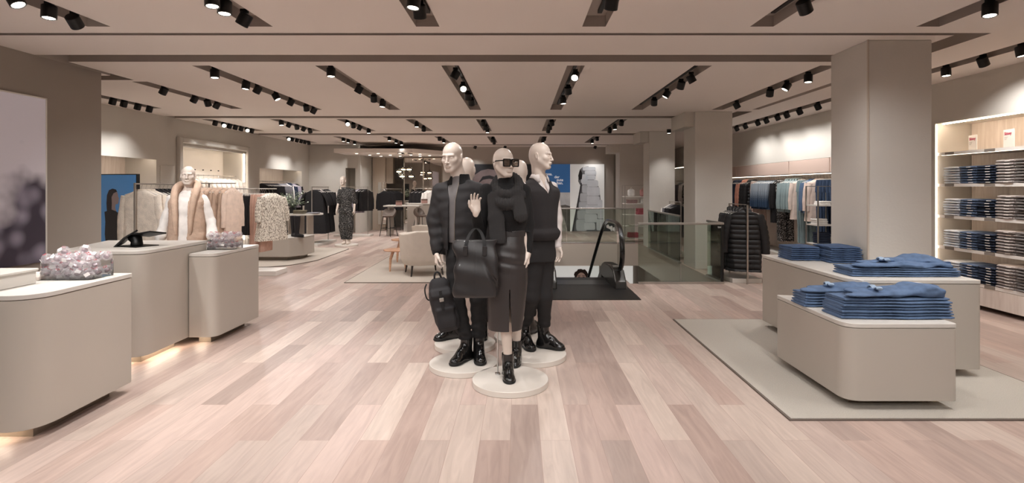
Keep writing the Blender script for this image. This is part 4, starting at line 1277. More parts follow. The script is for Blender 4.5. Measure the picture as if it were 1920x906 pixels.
# shirt: collar and sleeves
F = Field((-.36, -.28, .92), (.36, .3, 1.68), .006)
F.loft([(zc + .05, nk[0], nk[1] - .005, .064, .066), (zc - .02, nk[0], nk[1], .08, .08), (zc - .09, tc[0], tc[1], .14, .10), (zc - .3, tc[0], tc[1], .14, .1)], .02)
F.chain([Ls, Le, lerp(Le, Lw, .95)], [.058, .046, .034], .02); F.chain([Rs, Re, lerp(Re, Rw, .95)], [.058, .046, .034], .02)
F.fn(wrk(.005, 40, 33))
F.fn(lambda f, X, Y, Z: np.where((Z > zc - .12), np.maximum(f, .014 + .05 * np.clip((Z - zc + .02) / .1, 0, 1) - np.abs(X - nk[0]) - np.clip((Y - nk[1]) * 9, 0, 1)), f))
F.mesh('shirt', M_shirt, f3.o)
mb = MB()
for g in (-1, 1):
    c0 = (nk[0], nk[1], zc + .05)
    a = [(c0[0] + g * .066 * math.cos(t), c0[1] + .066 * math.sin(t), c0[2] + .012) for t in [R(90 - 145 * k / 8) for k in range(9)]]
    b = [(c0[0] + g * .094 * math.cos(t), c0[1] + .088 * math.sin(t) - (.01 if k > 6 else 0), c0[2] - .03 - (.035 if k > 6 else 0)) for k, t in enumerate([R(90 - 150 * k / 8) for k in range(9)])]
    n = 9
    vs = a + b; mb.add(vs, [(i, i + 1, n + i + 1, n + i) for i in range(n - 1)])
o = mb.build('shirt_collar', M_shirt, f3.o, smooth=True)
md = o.modifiers.new('thick', 'SOLIDIFY'); md.thickness = .005
# vest
F = Field((-.32, -.28, .98), (.32, .28, 1.7), .006)
zh = P(1011, 449)[2]
F.loft([(zc + .01, nk[0], nk[1] + .01, .082, .08), (Rs[2] + .045, nk[0], nk[1] + .005, .15, .10), (Rs[2] - .03, tc[0], tc[1], .205, .14), (1.35, tc[0], tc[1], .182, .148), (1.18, tc[0], tc[1], .168, .145), (1.10, tc[0], tc[1], .17, .148)], .02, p=2.25)
F.loft([(zh + .10, tc[0], tc[1], .176, .152), (zh + .065, tc[0], tc[1], .196, .17), (zh + .03, tc[0], tc[1], .188, .162), (zh, tc[0], tc[1], .168, .145)], .012, p=2.25)
F.fn(wrk(.004, 22, 41))
vx = nk[0]
F.fn(lambda f, X, Y, Z: np.where(Y < nk[1] + .0, np.maximum(f, .075 - np.abs(X - vx) - np.clip((zc + .0 - Z), 0, 9) * .5), f))
F.mesh('knitted_vest', M_vest, f3.o)

# ---------------------------------------------------------------- 4 and 5: seen from behind, mostly hidden
def back_man(rx, ry, yaw, D, label, hp, hyaw, b, sh=.2, mt=M_knit, seed=0, hcx=None):
    f = Fig(rx, ry, yaw, D, label=label)
    P = f.P
    hc = P(hp[0], hp[1], 0); nk = (hc[0], hc[1] + .03, hc[2] - .19)
    F = Field((-.42, -.3, 0), (.42, .3, 1.9), .012, fz=[(1.5, 1.9, .005)], fx=[(-.2, .2, .006)], fy=[(-.2, .2, .006)])
    add_head(F, hc, .98, Rm(0, 0, hyaw), nk)
    F.loft([(nk[2] + .03, nk[0], nk[1], .055, .055), (nk[2] - .06, nk[0], nk[1], .13, .08), (nk[2] - .12, 0, 0, .16, .10), (1.1, 0, 0, .12, .09), (.95, 0, 0, .15, .10), (.86, 0, 0, .15, .10)], .03)
    A = []
    for g in (-1, 1):
        s0, e0, w0 = (g * sh, 0, nk[2] - .1), (g * (sh + .06), .02, nk[2] - .4), (g * (sh + .05), -.03, nk[2] - .64)
        A.append((s0, e0, w0))
        F.chain([s0, e0, w0], [.05, .042, .03], .02)
        add_hand(F, w0, (0, -.05, -1), (-g, 0, 0), .95, (.3, .4, .45, .5), .5, -g)
    bs = [boot(f, *q) for q in b]
    hs = [(-.1, 0, .88), (.1, 0, .88)]
    loc = sorted(bs)
    for h_, b_ in zip(hs, loc):
        F.chain([h_, ((h_[0] + b_[0]) / 2, (h_[1] + b_[1]) / 2 - .03, .5), b_], [.085, .058, .036], .03)
    F.mesh('mannequin_body', M_skin, f.o)
    F = Field((-.4, -.3, .8), (.4, .3, 1.72), .009)
    F.loft([(nk[2] + .03, nk[0], nk[1], .075, .072), (nk[2] - .03, nk[0], nk[1], .13, .09), (nk[2] - .1, 0, 0, .18, .125), (1.2, 0, 0, .17, .14), (.9, 0, 0, .18, .14)], .03)
    for s0, e0, w0 in A: F.chain([s0, e0, lerp(e0, w0, .93)], [.068, .058, .046], .03)
    F.fn(wrk(.006, 26, seed + 50)); F.mesh('coat', mt, f.o)
    F = Field((-.4, -.35, .1), (.4, .35, 1.0), .010)
    F.loft([(.98, 0, 0, .15, .11), (.86, 0, 0, .165, .12)], .03)
    for h_, b_ in zip(hs, loc):
        F.chain([h_, ((h_[0] + b_[0]) / 2, (h_[1] + b_[1]) / 2 - .03, .5), b_], [.10, .085, .07], .03)
    F.fn(wrk(.006, 30, seed + 60)).fn(lambda f_, X, Y, Z: np.maximum(f_, .18 - Z)); F.mesh('trousers', M_trs, f.o)
    return f
back_man(-.535, 5.2, 160, 5.2, 'black clad mannequin facing away behind the bomber jacket mannequin', (876, 317), 10, [((861, 632), (838, 636)), ((905, 640), (906, 620))], seed=1)
back_man(.03, 5.45, 205, 5.45, 'black clad mannequin facing away behind the scarf wearing mannequin', (974, 321), -10, [((985, 628), (1003, 622)), ((962, 640), (958, 622))], seed=2)

# ---------------------------------------------------------------- bags
def tote():
    D = 3.98
    X = lambda px: (px - 975) * D / 1000
    Z = lambda py: EYE - (py - 352) * D / 1000
    cx, cz = X(892), Z(558)
    o = root('tote_bag', (cx, D + .03, cz), 0, 'large black leather tote bag hanging from the middle mannequin\'s bent arm', 'bag')
    H_ = Z(450) - cz
    F = Field((-.21, -.10, -.02), (.22, .10, H_ + .03), .005)
    F.loft([(0, .0, 0, .163, .045), (.02, .0, 0, .166, .055), (.2, .0, 0, .163, .05), (.33, 0, 0, .158, .034), (H_, 0, 0, .155, .018)], .01, p=5)
    F.fn(wrk(.004, 18, 71))
    F.fn(lambda f, X_, Y, Z_: f + .014 * np.exp(-((X_ - .1 + (Z_ - .2) * .5) / .02) ** 2) * np.clip(1 - np.abs(Z_ - .14) / .16, 0, 1) * np.clip(-Y * 30, 0, 1))
    F.fn(lambda f, X_, Y, Z_: f - .0015 * np.exp(-((X_ + .0) / .003) ** 2) * np.clip(-Y * 30, 0, 1))
    F.mesh('bag_body', M_leather, o)
    for y in (-.03, .02):
        mb = MB()
        pk = [(-.075, y - .012, H_ - .09), (-.072, y - .008, H_ - .02), (-.045, y * .5, H_ + .05), (.0, y * .3, H_ + .095), (.045, y * .4, H_ + .05), (.065, y - .008, H_ - .02), (.068, y - .012, H_ - .09)]
        pk = smoothpath(pk)
        vs = []; fs = []
        rr = []
        for (x, yy, z) in pk:
            rr.append([(x - .012, yy - .002, z), (x + .012, yy - .002, z), (x + .012, yy + .002, z), (x - .012, yy + .002, z)])
        mb.rings(rr); mb.build('handle', M_strap, o)
    for x in (-.075, .068):
        mb = MB(); mb.box(x - .016, x + .016, -.062, -.045, H_ - .115, H_ - .045); mb.build('handle_patch', M_leather, o, bevel=.003)
tote()
def backpack():
    D = 4.5
    X = lambda px: (px - 975) * D / 1000
    Z = lambda py: EYE - (py - 352) * D / 1000
    cx, cz = X(836), Z(621)
    o = root('backpack', (cx, D + .02, cz), 0, 'black roll-top backpack held by the mannequin in the bomber jacket', 'backpack')
    H_ = Z(520) - cz
    o.rotation_euler = (0, R(-9), R(12))
    F = Field((-.16, -.12, -.02), (.16, .12, H_ + .05), .005)
    F.loft([(0, .03, 0, .085, .055), (.03, .03, 0, .098, .072), (.15, .015, 0, .102, .082), (.28, -.0, 0, .098, .075), (.36, -.0, 0, .088, .06), (.42, .0, 0, .075, .045), (H_, .005, 0, .055, .03)], .02, p=2.8)
    F.box((.0, -.045, .325), (.085, .035, .035), .02, .02, M=Rm(-25, 0, 0))
    F.box((.015, -.07, .12), (.078, .022, .09), .02, .012)
    F.fn(wrk(.007, 30, 81))
    F.mesh('bag_body', M_bag, o)
    mb = MB(); mb.box(-.012, .012, -.098, -.09, .2, .36); mb.build('front_strap', M_strap, o)
    mb = MB(); mb.box(-.018, .018, -.106, -.096, .27, .30); mb.build('buckle', M_steel, o, bevel=.003)
    mb = MB(); mb.tube(smoothpath([(-.03, .0, H_ - .01), (-.02, 0, H_ + .045), (.015, 0, H_ + .05), (.03, 0, H_ - .01)]), .008, 8); mb.build('grab_handle', M_strap, o, smooth=True)
    for g in (0, 1):
        mb = MB(); x = .105 - g * .02
        path = smoothpath([(x - .03, .03, .38), (x + .01, .06, .3), (x + .015, .07, .15), (x + .0, .05, .03), (x + .01, .045, -.04 - g * .02)])
        mb.tube(path, .012, 8, flat=.35); mb.build('shoulder_strap', M_strap, o, smooth=True)
    mb = MB(); mb.tube(smoothpath([(-.10, 0, .42), (-.125, -.01, .38), (-.12, -.01, .3), (-.1, 0, .28)]), .006, 6); mb.build('side_loop', M_strap, o)
backpack()
# ================================================================ hanging clothes
def sgnp(v, e): return math.copysign(abs(v) ** e, v)
def interp_rows(rows, step=.035):
    rows = sorted(rows, key=lambda r: -r[0])
    zs = [r[0] for r in rows]
    n = max(4, int((zs[0] - zs[-1]) / step))
    Z = np.linspace(zs[-1], zs[0], n + 1)[::-1]
    asc = rows[::-1]
    xp = [r[0] for r in asc]
    return [(float(z),) + tuple(float(smooth_interp(np.array([z]), xp, [r[k] for r in asc])[0]) for k in range(1, len(rows[0]))) for z in Z]
def body_bm(rows, n=30, folds=4, amp=.012, zf=-.3, ph=0, puff=0, step=.035, p=2.6):
    rr = interp_rows(rows, step if not puff else .014)
    ztop, zbot = rr[0][0], rr[-1][0]
    rings = []
    for (z, hw, ht) in rr:
        k = min(1, max(0, (zf - z) / max(.05, (zf - zbot) * .6))) if z < zf else 0
        b = 1.0
        if puff: b = 1 + .0 ; q = abs(math.sin((z - ztop) * PI / puff)) ** .5; ht2 = ht * (.62 + .42 * q); hw2 = hw * (.965 + .04 * q)
        else: ht2, hw2 = ht, hw
        ring = []
        for i in range(n):
            a = 2 * PI * i / n
            x = hw2 * sgnp(math.cos(a), 2 / p); y = ht2 * sgnp(math.sin(a), 2 / p)
            u = x / max(hw, .01)
            y += k * amp * math.sin(u * folds * PI + ph + z * 2) + .3 * k * amp * math.sin(u * folds * 2.3 * PI + 2 * ph)
            x += k * amp * .5 * math.sin(z * 9 + ph + a)
            ring.append((x, y, z))
        rings.append(ring)
    mb = MB(); mb.rings(rings)
    return mb
def sleeve_bm(g, x0=.18, z0=-.13, x1=.255, z1=-.66, r0=.062, r1=.04, y1=-.015, puff=0, flat=.62, seed=0):
    mb = MB(); r = random.Random(seed)
    N = 9 if not puff else 26
    pts = []; rs = []
    for i in range(N + 1):
        t = i / N
        x = x0 + (x1 - x0) * (1 - (1 - t) ** 2.2); z = z0 + (z1 - z0) * t
        pts.append((g * x, y1 * math.sin(t * PI / 2) + .004 * math.sin(t * 9 + seed), z))
        w = r0 + (r1 - r0) * t
        if puff: w *= .86 + .2 * abs(math.sin(t * abs(z1 - z0) * PI / puff)) ** .5
        else: w *= 1 + .05 * math.sin(t * 17 + seed)
        rs.append(w)
    mb.tube(pts, rs, 10, flat=flat)
    return mb
M_hang = mat('white_hanger', 'DAD6D0', .4)
M_hook = mat('hook_metal', '9A958F', .3, metal=.9)
def hanger(r, w=.2, wood=False, clips=False):
    mb = MB()
    hook = [(0, 0, -.085), (0, 0, -.05), (0, .012, -.035), (0, .021, -.016), (0, .014, .004), (0, -.002, .009), (0, -.016, .002), (0, -.020, -.010)]
    mb.tube(hook, .0022, 5)
    h = mb.build('hook', M_hook, None)
    KIDS.setdefault('x', [])
    mb = MB()
    if clips:
        mb.tube([(-.15, 0, -.088), (.15, 0, -.088)], .006, 6)
        for g in (-1, 1): mb.box(g * .13 - .012, g * .13 + .012, -.012, .012, -.13, -.085)
    else:
        mb.tube([(-w * 1.0, 0, -.148), (-w * .5, 0, -.112), (0, 0, -.083), (w * .5, 0, -.112), (w * 1.0, 0, -.148)], .007, 6)
    o = mb.build('hanger', M_hang, r)
    h.parent = o; KIDS.setdefault(o.name, []).append(h)
    return o

GP = {}
def garment(key, kind, m, L=.68, w=.235, th=.034, m2=None, seed=0, sleeves=True, folds=4, **kw):
    """one garment on its hanger; local origin at the rail"""
    r = root(key, (0, 0, 0), 0, 'x', {'trousers': 'trousers', 'skirt': 'skirt', 'vest': 'fur vest', 'puffer': 'coat', 'dress': 'dress', 'sweater': 'sweater', 'shirt': 'shirt', 'coat': 'coat', 'hoodie': 'hoodie', 'skirtpants': 'trousers'}.get(kind, 'garment'))
    zb = -.10 - L
    if kind in ('trousers', 'skirtpants'):
        hanger(r, clips=True)
        mb = body_bm([(-.10, w * .78, th * .55), (-.16, w * .84, th * .8), (-.34, w * .9, th)], folds=2, amp=.003, p=3)
        mb.build('hip_section', m, r, smooth=True)
        for g in (-1, 1):
            wl = w * (.43 if kind == 'trousers' else .52)
            mb = body_bm([(-.30, wl, th * .9), (-.6, wl * .95, th * .85), (zb, wl * (.78 if kind == 'trousers' else 1.15), th * .7)], folds=2 if kind == 'trousers' else 4, amp=.008, ph=seed + g)
            for i, v in enumerate(mb.v): mb.v[i] = (v[0] + g * w * .42, v[1] + g * .006, v[2])
            mb.build('leg', m, r, smooth=True)
    elif kind == 'skirt':
        hanger(r, clips=True)
        mb = body_bm([(-.10, w * .7, th * .5), (-.2, w * .8, th), (zb, w * 1.05, th * 1.25)], folds=folds, amp=.014, ph=seed, zf=-.15); mb.build('cloth', m, r, smooth=True)
    else:
        hanger(r, w * .82)
        if kind == 'vest':
            rows = [(-.085, .07, .05), (-.12, .17, th * 1.2), (-.17, .19, th * 1.4), (-.4, w * .9, th * 1.4), (zb, w * 1.0, th * 1.5)]
            mb = body_bm(rows, folds=3, amp=.012, ph=seed); mb.build('body', m, r, smooth=True)
            mb = MB(); mb.tube(smoothpath([(-.11, -.02, -.26), (-.12, -.025, -.17), (-.08, .01, -.115), (0, .045, -.10), (.08, .01, -.115), (.12, -.025, -.17), (.11, -.02, -.26)], 1), .036, 9, flat=.9)
            mb.build('hood', m, r, smooth=True)
            for g in (-1, 1):
                mb = MB(); mb.tube([(g * w * .72, y, z) for y, z in ((0, -.14), (-.035, -.2), (-.045, -.3), (-.02, -.38), (.02, -.38), (.045, -.3), (.035, -.2), (0, -.14))], .013, 6); mb.build('armhole_trim', m2 or m, r, smooth=True)
        else:
            sh = w * .86
            rows = [(-.078, .055, .022), (-.10, .085, th * .8), (-.135, sh * .82, th), (-.18, sh, th * 1.05), (-.35, w * .92, th * 1.1), (zb, w * (1.0 if kind != 'dress' else 1.18), th * 1.15)]
            if kind == 'hoodie': rows[-1] = (zb, w * .9, th * 1.0)
            mb = body_bm(rows, folds=folds, amp=.013, ph=seed, puff=kw.get('puff', 0)); mb.build('body', m, r, smooth=True)
            if sleeves:
                sl = kw.get('sl', .55)
                for g in (-1, 1):
                    sb = sleeve_bm(g, x0=sh * .92, z0=-.165, x1=sh + .04 + kw.get('so', 0), z1=-.165 - sl, r0=.06 if kind != 'puffer' else .075, r1=.04 if kind != 'puffer' else .058, puff=kw.get('puff', 0), seed=seed + g)
                    s = sb.build('sleeve', m2 or m, r, smooth=True)
            if kind in ('hoodie', 'puffer') and kw.get('hood', True):
                mb = MB(); mb.tube(smoothpath([(-.09, -.02, -.16), (-.09, -.01, -.10), (-.045, .03, -.065), (.045, .03, -.065), (.09, -.01, -.10), (.08, -.02, -.16)], 1), .025, 9)
                mb.build('hood', m, r, smooth=True)
            elif kind in ('shirt', 'coat'):
                mb = MB(); mb.tube(smoothpath([(-.02, -.035, -.13), (-.062, -.01, -.085), (0, .02, -.07), (.062, -.01, -.085), (.02, -.035, -.13)], 1), .011, 6); mb.build('collar', m, r, smooth=True)
            elif kind == 'sweater':
                mb = MB(); mb.tube([(.06 * math.cos(R(30 * k)), .026 * math.sin(R(30 * k)), -.079) for k in range(13)], .010, 6); mb.build('neckline', m, r, smooth=True)
    GP[key] = r
    r['used'] = 0
    return r
def put(key, x, y, z, rz, label, group, name=None):
    p = GP[key]
    if p['used'] == 0:
        o = p
    else:
        o = clone(p)
    p['used'] = 1
    o.location = (x, y, z); o.rotation_euler = (0, 0, R(rz)); o['label'] = label; o['group'] = group
    return o

def rail(items, p0, p1, rz, where, group, jit=5, endname='front', start=0):
    """items: list of (key, description, count); spread from p0 to p1"""
    seq = [(k, d) for k, d, n in items for _ in range(n)]
    cnt = {}
    N = len(seq)
    for i, (k, d) in enumerate(seq):
        t = (i + .5) / N
        x, y, z = (p0[j] + (p1[j] - p0[j]) * t for j in range(3))
        cnt[d] = cnt.get(d, 0) + 1
        tot = sum(1 for q in seq if q[1] == d)
        lab = ('%s, %s from the %s %s' % (d, ORD[cnt[d] - 1], endname, where)) if tot > 1 else '%s %s' % (d, where)
        put(k, x, y, z, rz + rnd.uniform(-jit, jit), lab, group)

def rack(name, x0, y0, x1, y1, zt, label, base=True, r=.011, posts=None):
    o = root(name, (x0, y0, 0), math.atan2(y1 - y0, x1 - x0), label, 'clothes rack')
    L_ = math.hypot(x1 - x0, y1 - y0)
    mb = MB(); mb.tube([(0, 0, zt), (L_, 0, zt)], r * .8, 8); mb.build('top_bar', M_steel, o, smooth=True)
    for k, x in enumerate(posts or (0, L_)):
        mb = MB(); mb.box(x - r, x + r, -r, r, .0, zt + .012); mb.build('post', M_steel, o, bevel=.002)
    if base:
        mb = MB(); mb.box(-.12, L_ + .12, -.2, .2, 0, .06); mb.build('base', MATS['pale_laminate'], o, bevel=.004)
    return o

def pat(name, c1, c2, scale, thr=.5, rough=.85, stretch=(1, 1, 1)):
    m = mat(name, c1, rough, col2=c2, nscale=scale, stretch=stretch)
    r = [n for n in m.node_tree.nodes if n.type == 'VALTORGB'][0]
    r.color_ramp.elements[0].position = thr - .02; r.color_ramp.elements[1].position = thr + .02
    return m
C_ = lambda n, c, **k: mat('cloth_' + n, c, k.pop('rough', .92), noise=k.pop('noise', .08), nscale=k.pop('nscale', 14), **k)
c_cream = C_('cream_knit', 'E9DED0', bump=.8, bscale=110, noise=.12)
c_black = C_('black', '1D1B1D'); c_black2 = C_('black_two', '262427')
c_navy = C_('navy', '2B3448'); c_grey = C_('grey', '77757A'); c_lil = C_('lilac_grey', 'A39DAA'); c_white = C_('white', 'F2EEEA')
c_fur = C_('camel_fur', 'C9AE9A', bump=.5, bscale=90, noise=.1); c_furw = C_('white_fur', 'EEE6DC', bump=.8, bscale=60, noise=.1)
c_pink = C_('dusty_pink', 'CBA898'); c_peach = C_('peach', 'D59A86')
c_leo = pat('cloth_leopard', '857B6F', 'DDD5C8', 85, .47, stretch=(1, 1, .4))
c_bw = pat('cloth_black_white_print', '1C1B1C', 'B9B4B0', 60, .56)
c_bw2 = pat('cloth_small_print', '171617', '918D89', 75, .585)
c_teal = C_('sage_teal', '8B9B9D'); c_teal2 = C_('teal_trousers', '7C8E91'); c_denim = C_('mid_denim', '566B88', nscale=30); c_ddenim = C_('dark_denim', '35455E', nscale=30); c_peachw = C_('cream_pink', 'DCC9BE')
c_puf = C_('black_puffer', '1B1A1C', rough=.5, noise=.05)
def gradm():
    m = bpy.data.materials.new('cloth_blue_gradient'); m.use_nodes = True
    nt = m.node_tree; b = nt.nodes['Principled BSDF']; L = nt.links.new; N = nt.nodes.new
    tc = N('ShaderNodeTexCoord'); sx = N('ShaderNodeSeparateXYZ'); L(tc.outputs['Object'], sx.inputs[0])
    n = N('ShaderNodeTexNoise'); n.inputs['Scale'].default_value = 70; L(tc.outputs['Object'], n.inputs[0])
    a = N('ShaderNodeMath'); a.operation = 'MULTIPLY_ADD'; a.inputs[1].default_value = .35; L(n.outputs[0], a.inputs[0]); L(sx.outputs[2], a.inputs[2])
    mr = N('ShaderNodeMapRange'); mr.inputs['From Min'].default_value = -.5; mr.inputs['From Max'].default_value = .05; L(a.outputs[0], mr.inputs[0])
    r = N('ShaderNodeValToRGB'); r.color_ramp.elements[0].color = lin('2A3F58'); r.color_ramp.elements[1].color = lin('8A929A'); r.color_ramp.elements[0].position = .2; r.color_ramp.elements[1].position = .7
    L(mr.outputs[0], r.inputs[0]); L(r.outputs[0], b.inputs['Base Color']); b.inputs['Roughness'].default_value = .9
    return m
c_grad = gradm()

garment('knit_sweater', 'sweater', c_cream, L=.74, w=.27, th=.045, sl=.6, seed=1)
garment('black_blouse', 'shirt', c_black, L=.7, w=.235, seed=2)
garment('grey_blouse', 'shirt', c_grey, L=.66, w=.23, seed=3)
garment('dark_trousers', 'trousers', c_black, L=.98, w=.21, seed=4)
garment('fur_vest', 'vest', c_fur, L=.80, w=.24, th=.036, seed=5)
garment('fur_coat', 'coat', C_('pale_fur', 'DCC6B6', bump=.5, bscale=90), L=.86, w=.19, th=.04, seed=6)
garment('white_fur_jacket', 'sweater', c_furw, L=.42, w=.23, th=.05, sl=.3, seed=7)
garment('black_skirt', 'skirt', c_black, L=.72, w=.2, seed=8)
garment('pink_trousers', 'skirtpants', c_pink, L=1.02, w=.2, th=.03, seed=9)
garment('leopard_dress', 'dress', c_leo, L=.82, w=.26, th=.06, sl=.42, so=.03, seed=10, folds=6)
garment('black_dress', 'dress', c_black, L=1.15, w=.27, th=.05, sl=.34, so=.10, seed=11)
garment('black_sweater', 'sweater', c_black, L=.66, w=.26, th=.045, sl=.55, seed=12)
garment('printed_dress', 'dress', c_bw, L=.72, w=.23, th=.04, sl=.45, seed=13)
garment('lilac_shirt', 'shirt', c_lil, L=.72, w=.23, seed=14)
garment('white_blouse', 'shirt', c_white, L=.72, w=.22, seed=15)
garment('black_jacket', 'coat', c_black2, L=.7, w=.25, th=.045, seed=16)
garment('navy_hoodie', 'hoodie', c_navy, L=.66, w=.25, seed=17)
garment('pink_hoodie', 'hoodie', c_peach, L=.66, w=.25, seed=18)
garment('puffer_jacket', 'puffer', c_puf, L=.68, w=.27, th=.06, puff=.085, sl=.58, seed=19)
garment('blue_gradient_sweater', 'sweater', c_grad, L=.66, w=.25, th=.04, seed=20)
garment('sage_hoodie', 'hoodie', c_teal, L=.68, w=.27, th=.04, seed=21)
garment('teal_trousers', 'trousers', c_teal2, L=1.3, w=.23, th=.04, seed=22)
garment('cream_jacket', 'coat', c_peachw, L=.82, w=.25, th=.045, seed=23)
garment('denim_shirt', 'shirt', c_denim, L=.66, w=.24, seed=24)
garment('hanging_jeans', 'trousers', c_ddenim, L=1.02, w=.2, seed=25)
garment('print_trousers', 'trousers', c_bw, L=1.35, w=.21, th=.035, seed=26)
garment('puffer_coat', 'puffer', c_puf, L=.98, w=.26, th=.065, puff=.08, sl=.62, so=.05, seed=27)
garment('black_tunic', 'shirt', c_black, L=.95, w=.2, seed=28)
garment('pale_pink_trousers', 'skirtpants', C_('pale_pink', 'C7AFA4'), L=1.28, w=.2, th=.03, seed=29)

# --- rail behind the desks (knitwear), runs away from the camera
rack('clothes_rack', -5.04, 6.98, -5.04, 8.15, 1.60, 'steel clothes rack with cream knitwear behind the tallest checkout desk', base=False)
rail([('knit_sweater', 'cream knit sweater', 3), ('black_blouse', 'black blouse', 4), ('grey_blouse', 'grey blouse', 1), ('dark_trousers', 'black trousers', 3), ('white_blouse', 'white blouse', 1)],
     (-5.04, 7.05, 1.60), (-5.04, 8.1, 1.60), 0, 'on the rack behind the desks', 'clothes on the knitwear rack behind the desks', 3)
# --- fur vests, rail across
rack('clothes_rack', -5.4, 8.75, -4.66, 8.75, 1.62, 'steel clothes rack with camel fur vests behind the vest wearing mannequin', posts=(0, .3))
rail([('black_tunic', 'long black tunic', 2), ('fur_vest', 'camel fur vest', 6), ('fur_coat', 'pale fur coat', 1)],
     (-5.42, 8.75, 1.62), (-4.68, 8.75, 1.62), 82, 'on the fur rack', 'furs on the rack behind the mannequin', 8, 'left end')
# --- black, pink and leopard
rack('clothes_rack', -5.1, 9.6, -4.38, 9.6, 1.53, 'steel clothes rack with black skirts and a leopard dress by the low cabinet', base=False, posts=(0, .38))
mb = MB(); mb.box(-4.95, -4.28, 9.35, 9.8, 0, .085)
T(mb.build('rack_base_block', M_white, bevel=.004), 'white base block under the rack with the leopard dress', 'base block')
rail([('black_skirt', 'black embroidered skirt', 7), ('pink_trousers', 'pink wide trousers', 6)], (-4.98, 9.6, 1.53), (-4.55, 9.6, 1.53), 80, 'on the leopard dress rack', 'skirts and trousers beside the leopard dress', 5, 'left end')
put('leopard_dress', -4.50, 9.58, 1.53, 70, 'leopard print dress hanging in front at the end of its rack', 'leopard dresses')
put('leopard_dress', -4.42, 9.54, 1.53, 62, 'leopard print dress nearest the rack end, overlapping its twin', 'leopard dresses')
# --- black dresses
rack('clothes_rack', -5.5, 14.1, -5.5, 15.3, 1.57, 'tall steel clothes rack with black dresses near the low cabinet')
rail([('black_dress', 'black flared dress', 3), ('white_blouse', 'white blouse', 1), ('black_dress', 'black flared dress', 3), ('black_jacket', 'black jacket', 2)], (-5.5, 14.2, 1.57), (-5.5, 15.25, 1.57), 0, 'on the black dress rack', 'black dresses on their rack', 4)
# --- print + black sweaters
rack('clothes_rack', -5.75, 17.0, -4.85, 17.0, 1.57, 'steel clothes rack with printed dresses and black sweaters by the rear wall')
rail([('white_blouse', 'white blouse', 1), ('printed_dress', 'black and white printed dress', 5), ('lilac_shirt', 'lilac grey shirt', 1), ('black_sweater', 'black sweater', 3)], (-5.7, 17.0, 1.57), (-4.85, 17.0, 1.57), 55, 'on the printed dress rack', 'clothes on the printed dress rack', 4, 'left end')
# --- inside the left wall niches
def niche_rail(x, y0, y1, z, label):
    o = root('wall_rail', (x, y0, z), 0, label, 'clothes rail')
    mb = MB(); mb.tube([(0, 0, 0), (0, y1 - y0, 0)], .010, 8); mb.build('bar', M_steel, o, smooth=True)
    sg = -1 if x < 0 else 1
    for y in (.15, (y1 - y0) / 2, y1 - y0 - .15):
        mb = MB(); mb.box(min(0, sg * .5), max(0, sg * .5), y - .008, y + .008, -.008, .008); mb.build('bracket', M_steel, o)
niche_rail(-7.42, 7.6, 10.4, 1.78, 'steel rail in the shallow niche above the blue screen')
niche_rail(-7.42, 11.5, 13.9, 1.84, 'steel rail with white furs in the tall white niche')
niche_rail(-7.42, 14.9, 17.5, 1.74, 'steel rail with jackets in the niche behind the plant')
rail([('white_fur_jacket', 'white fur jacket', 11)], (-7.30, 11.6, 1.84), (-7.30, 13.8, 1.84), 10, 'in the tall white niche', 'furs in the tall white niche', 10)
rail([('black_jacket', 'black jacket', 5), ('black_blouse', 'black blouse', 4), ('grey_blouse', 'grey blouse', 5), ('white_blouse', 'white blouse', 1), ('navy_hoodie', 'navy hoodie', 2), ('lilac_shirt', 'lilac grey shirt', 3), ('black_tunic', 'long black tunic', 2)], (-7.28, 15.0, 1.74), (-7.28, 17.4, 1.74), 8, 'in the niche behind the plant', 'clothes in the niche behind the plant', 6)

# --- right wall long rail
niche_rail(5.98, 8.9, 15.4, 1.80, 'long steel rail under the panels of the right wall')
rail([('hanging_jeans', 'dark hanging jeans', 10), ('cream_jacket', 'cream jacket', 2), ('denim_shirt', 'blue denim shirt', 2), ('teal_trousers', 'long teal trousers', 2), ('cream_jacket', 'cream jacket', 1), ('sage_hoodie', 'sage green hoodie', 5), ('print_trousers', 'long trousers with flecked print', 2), ('black_tunic', 'long black tunic', 2), ('blue_gradient_sweater', 'blue gradient sweater', 8), ('pale_pink_trousers', 'pale pink wide trousers', 2),
      ('puffer_jacket', 'black puffer jacket', 3), ('pink_hoodie', 'pink hoodie', 3), ('navy_hoodie', 'navy hoodie', 5)],
     (5.95, 9.35, 1.80), (5.95, 14.7, 1.80), 0, 'on the right wall rail', 'clothes on the long rail of the right wall', 7)
# flush panels above the rail
for k, (a, b) in enumerate(((8.72, 9.98), (10.01, 11.5), (11.53, 13.0), (13.03, 14.3), (14.33, 15.58))):
    mb = MB(); mb.box(5.8, 5.83, a, b, 1.84, 2.115)
    T(mb.build('wall_cladding_panel', mat('blush_panel', 'C9B2A6', .6), bevel=.004), 'blush panel above the long rail, %s from the big pillar' % ORD[k], 'wall panel', 'panels above the long rail')
# far glimpse right of the middle pillar
rack('clothes_rack', 3.62, 12.0, 3.62, 12.9, 1.22, 'low steel clothes rack with dark jackets seen behind the glass balustrade', base=True)
rail([('black_jacket', 'black jacket', 3), ('grey_blouse', 'grey blouse', 2), ('white_blouse', 'white blouse', 1)], (3.62, 12.1, 1.22), (3.62, 12.85, 1.22), 0, 'on the low rack behind glass', 'jackets on the low rack behind the glass', 5)
niche_rail(5.98, 17.6, 20.4, 1.80, 'far steel rail on the right wall beyond the pillars')
rail([('printed_dress', 'black and white printed dress', 5), ('white_blouse', 'white blouse', 3), ('grey_blouse', 'grey blouse', 3)], (5.95, 17.9, 1.8), (5.95, 19.8, 1.8), 0, 'on the far right rail', 'clothes on the far right rail', 6)

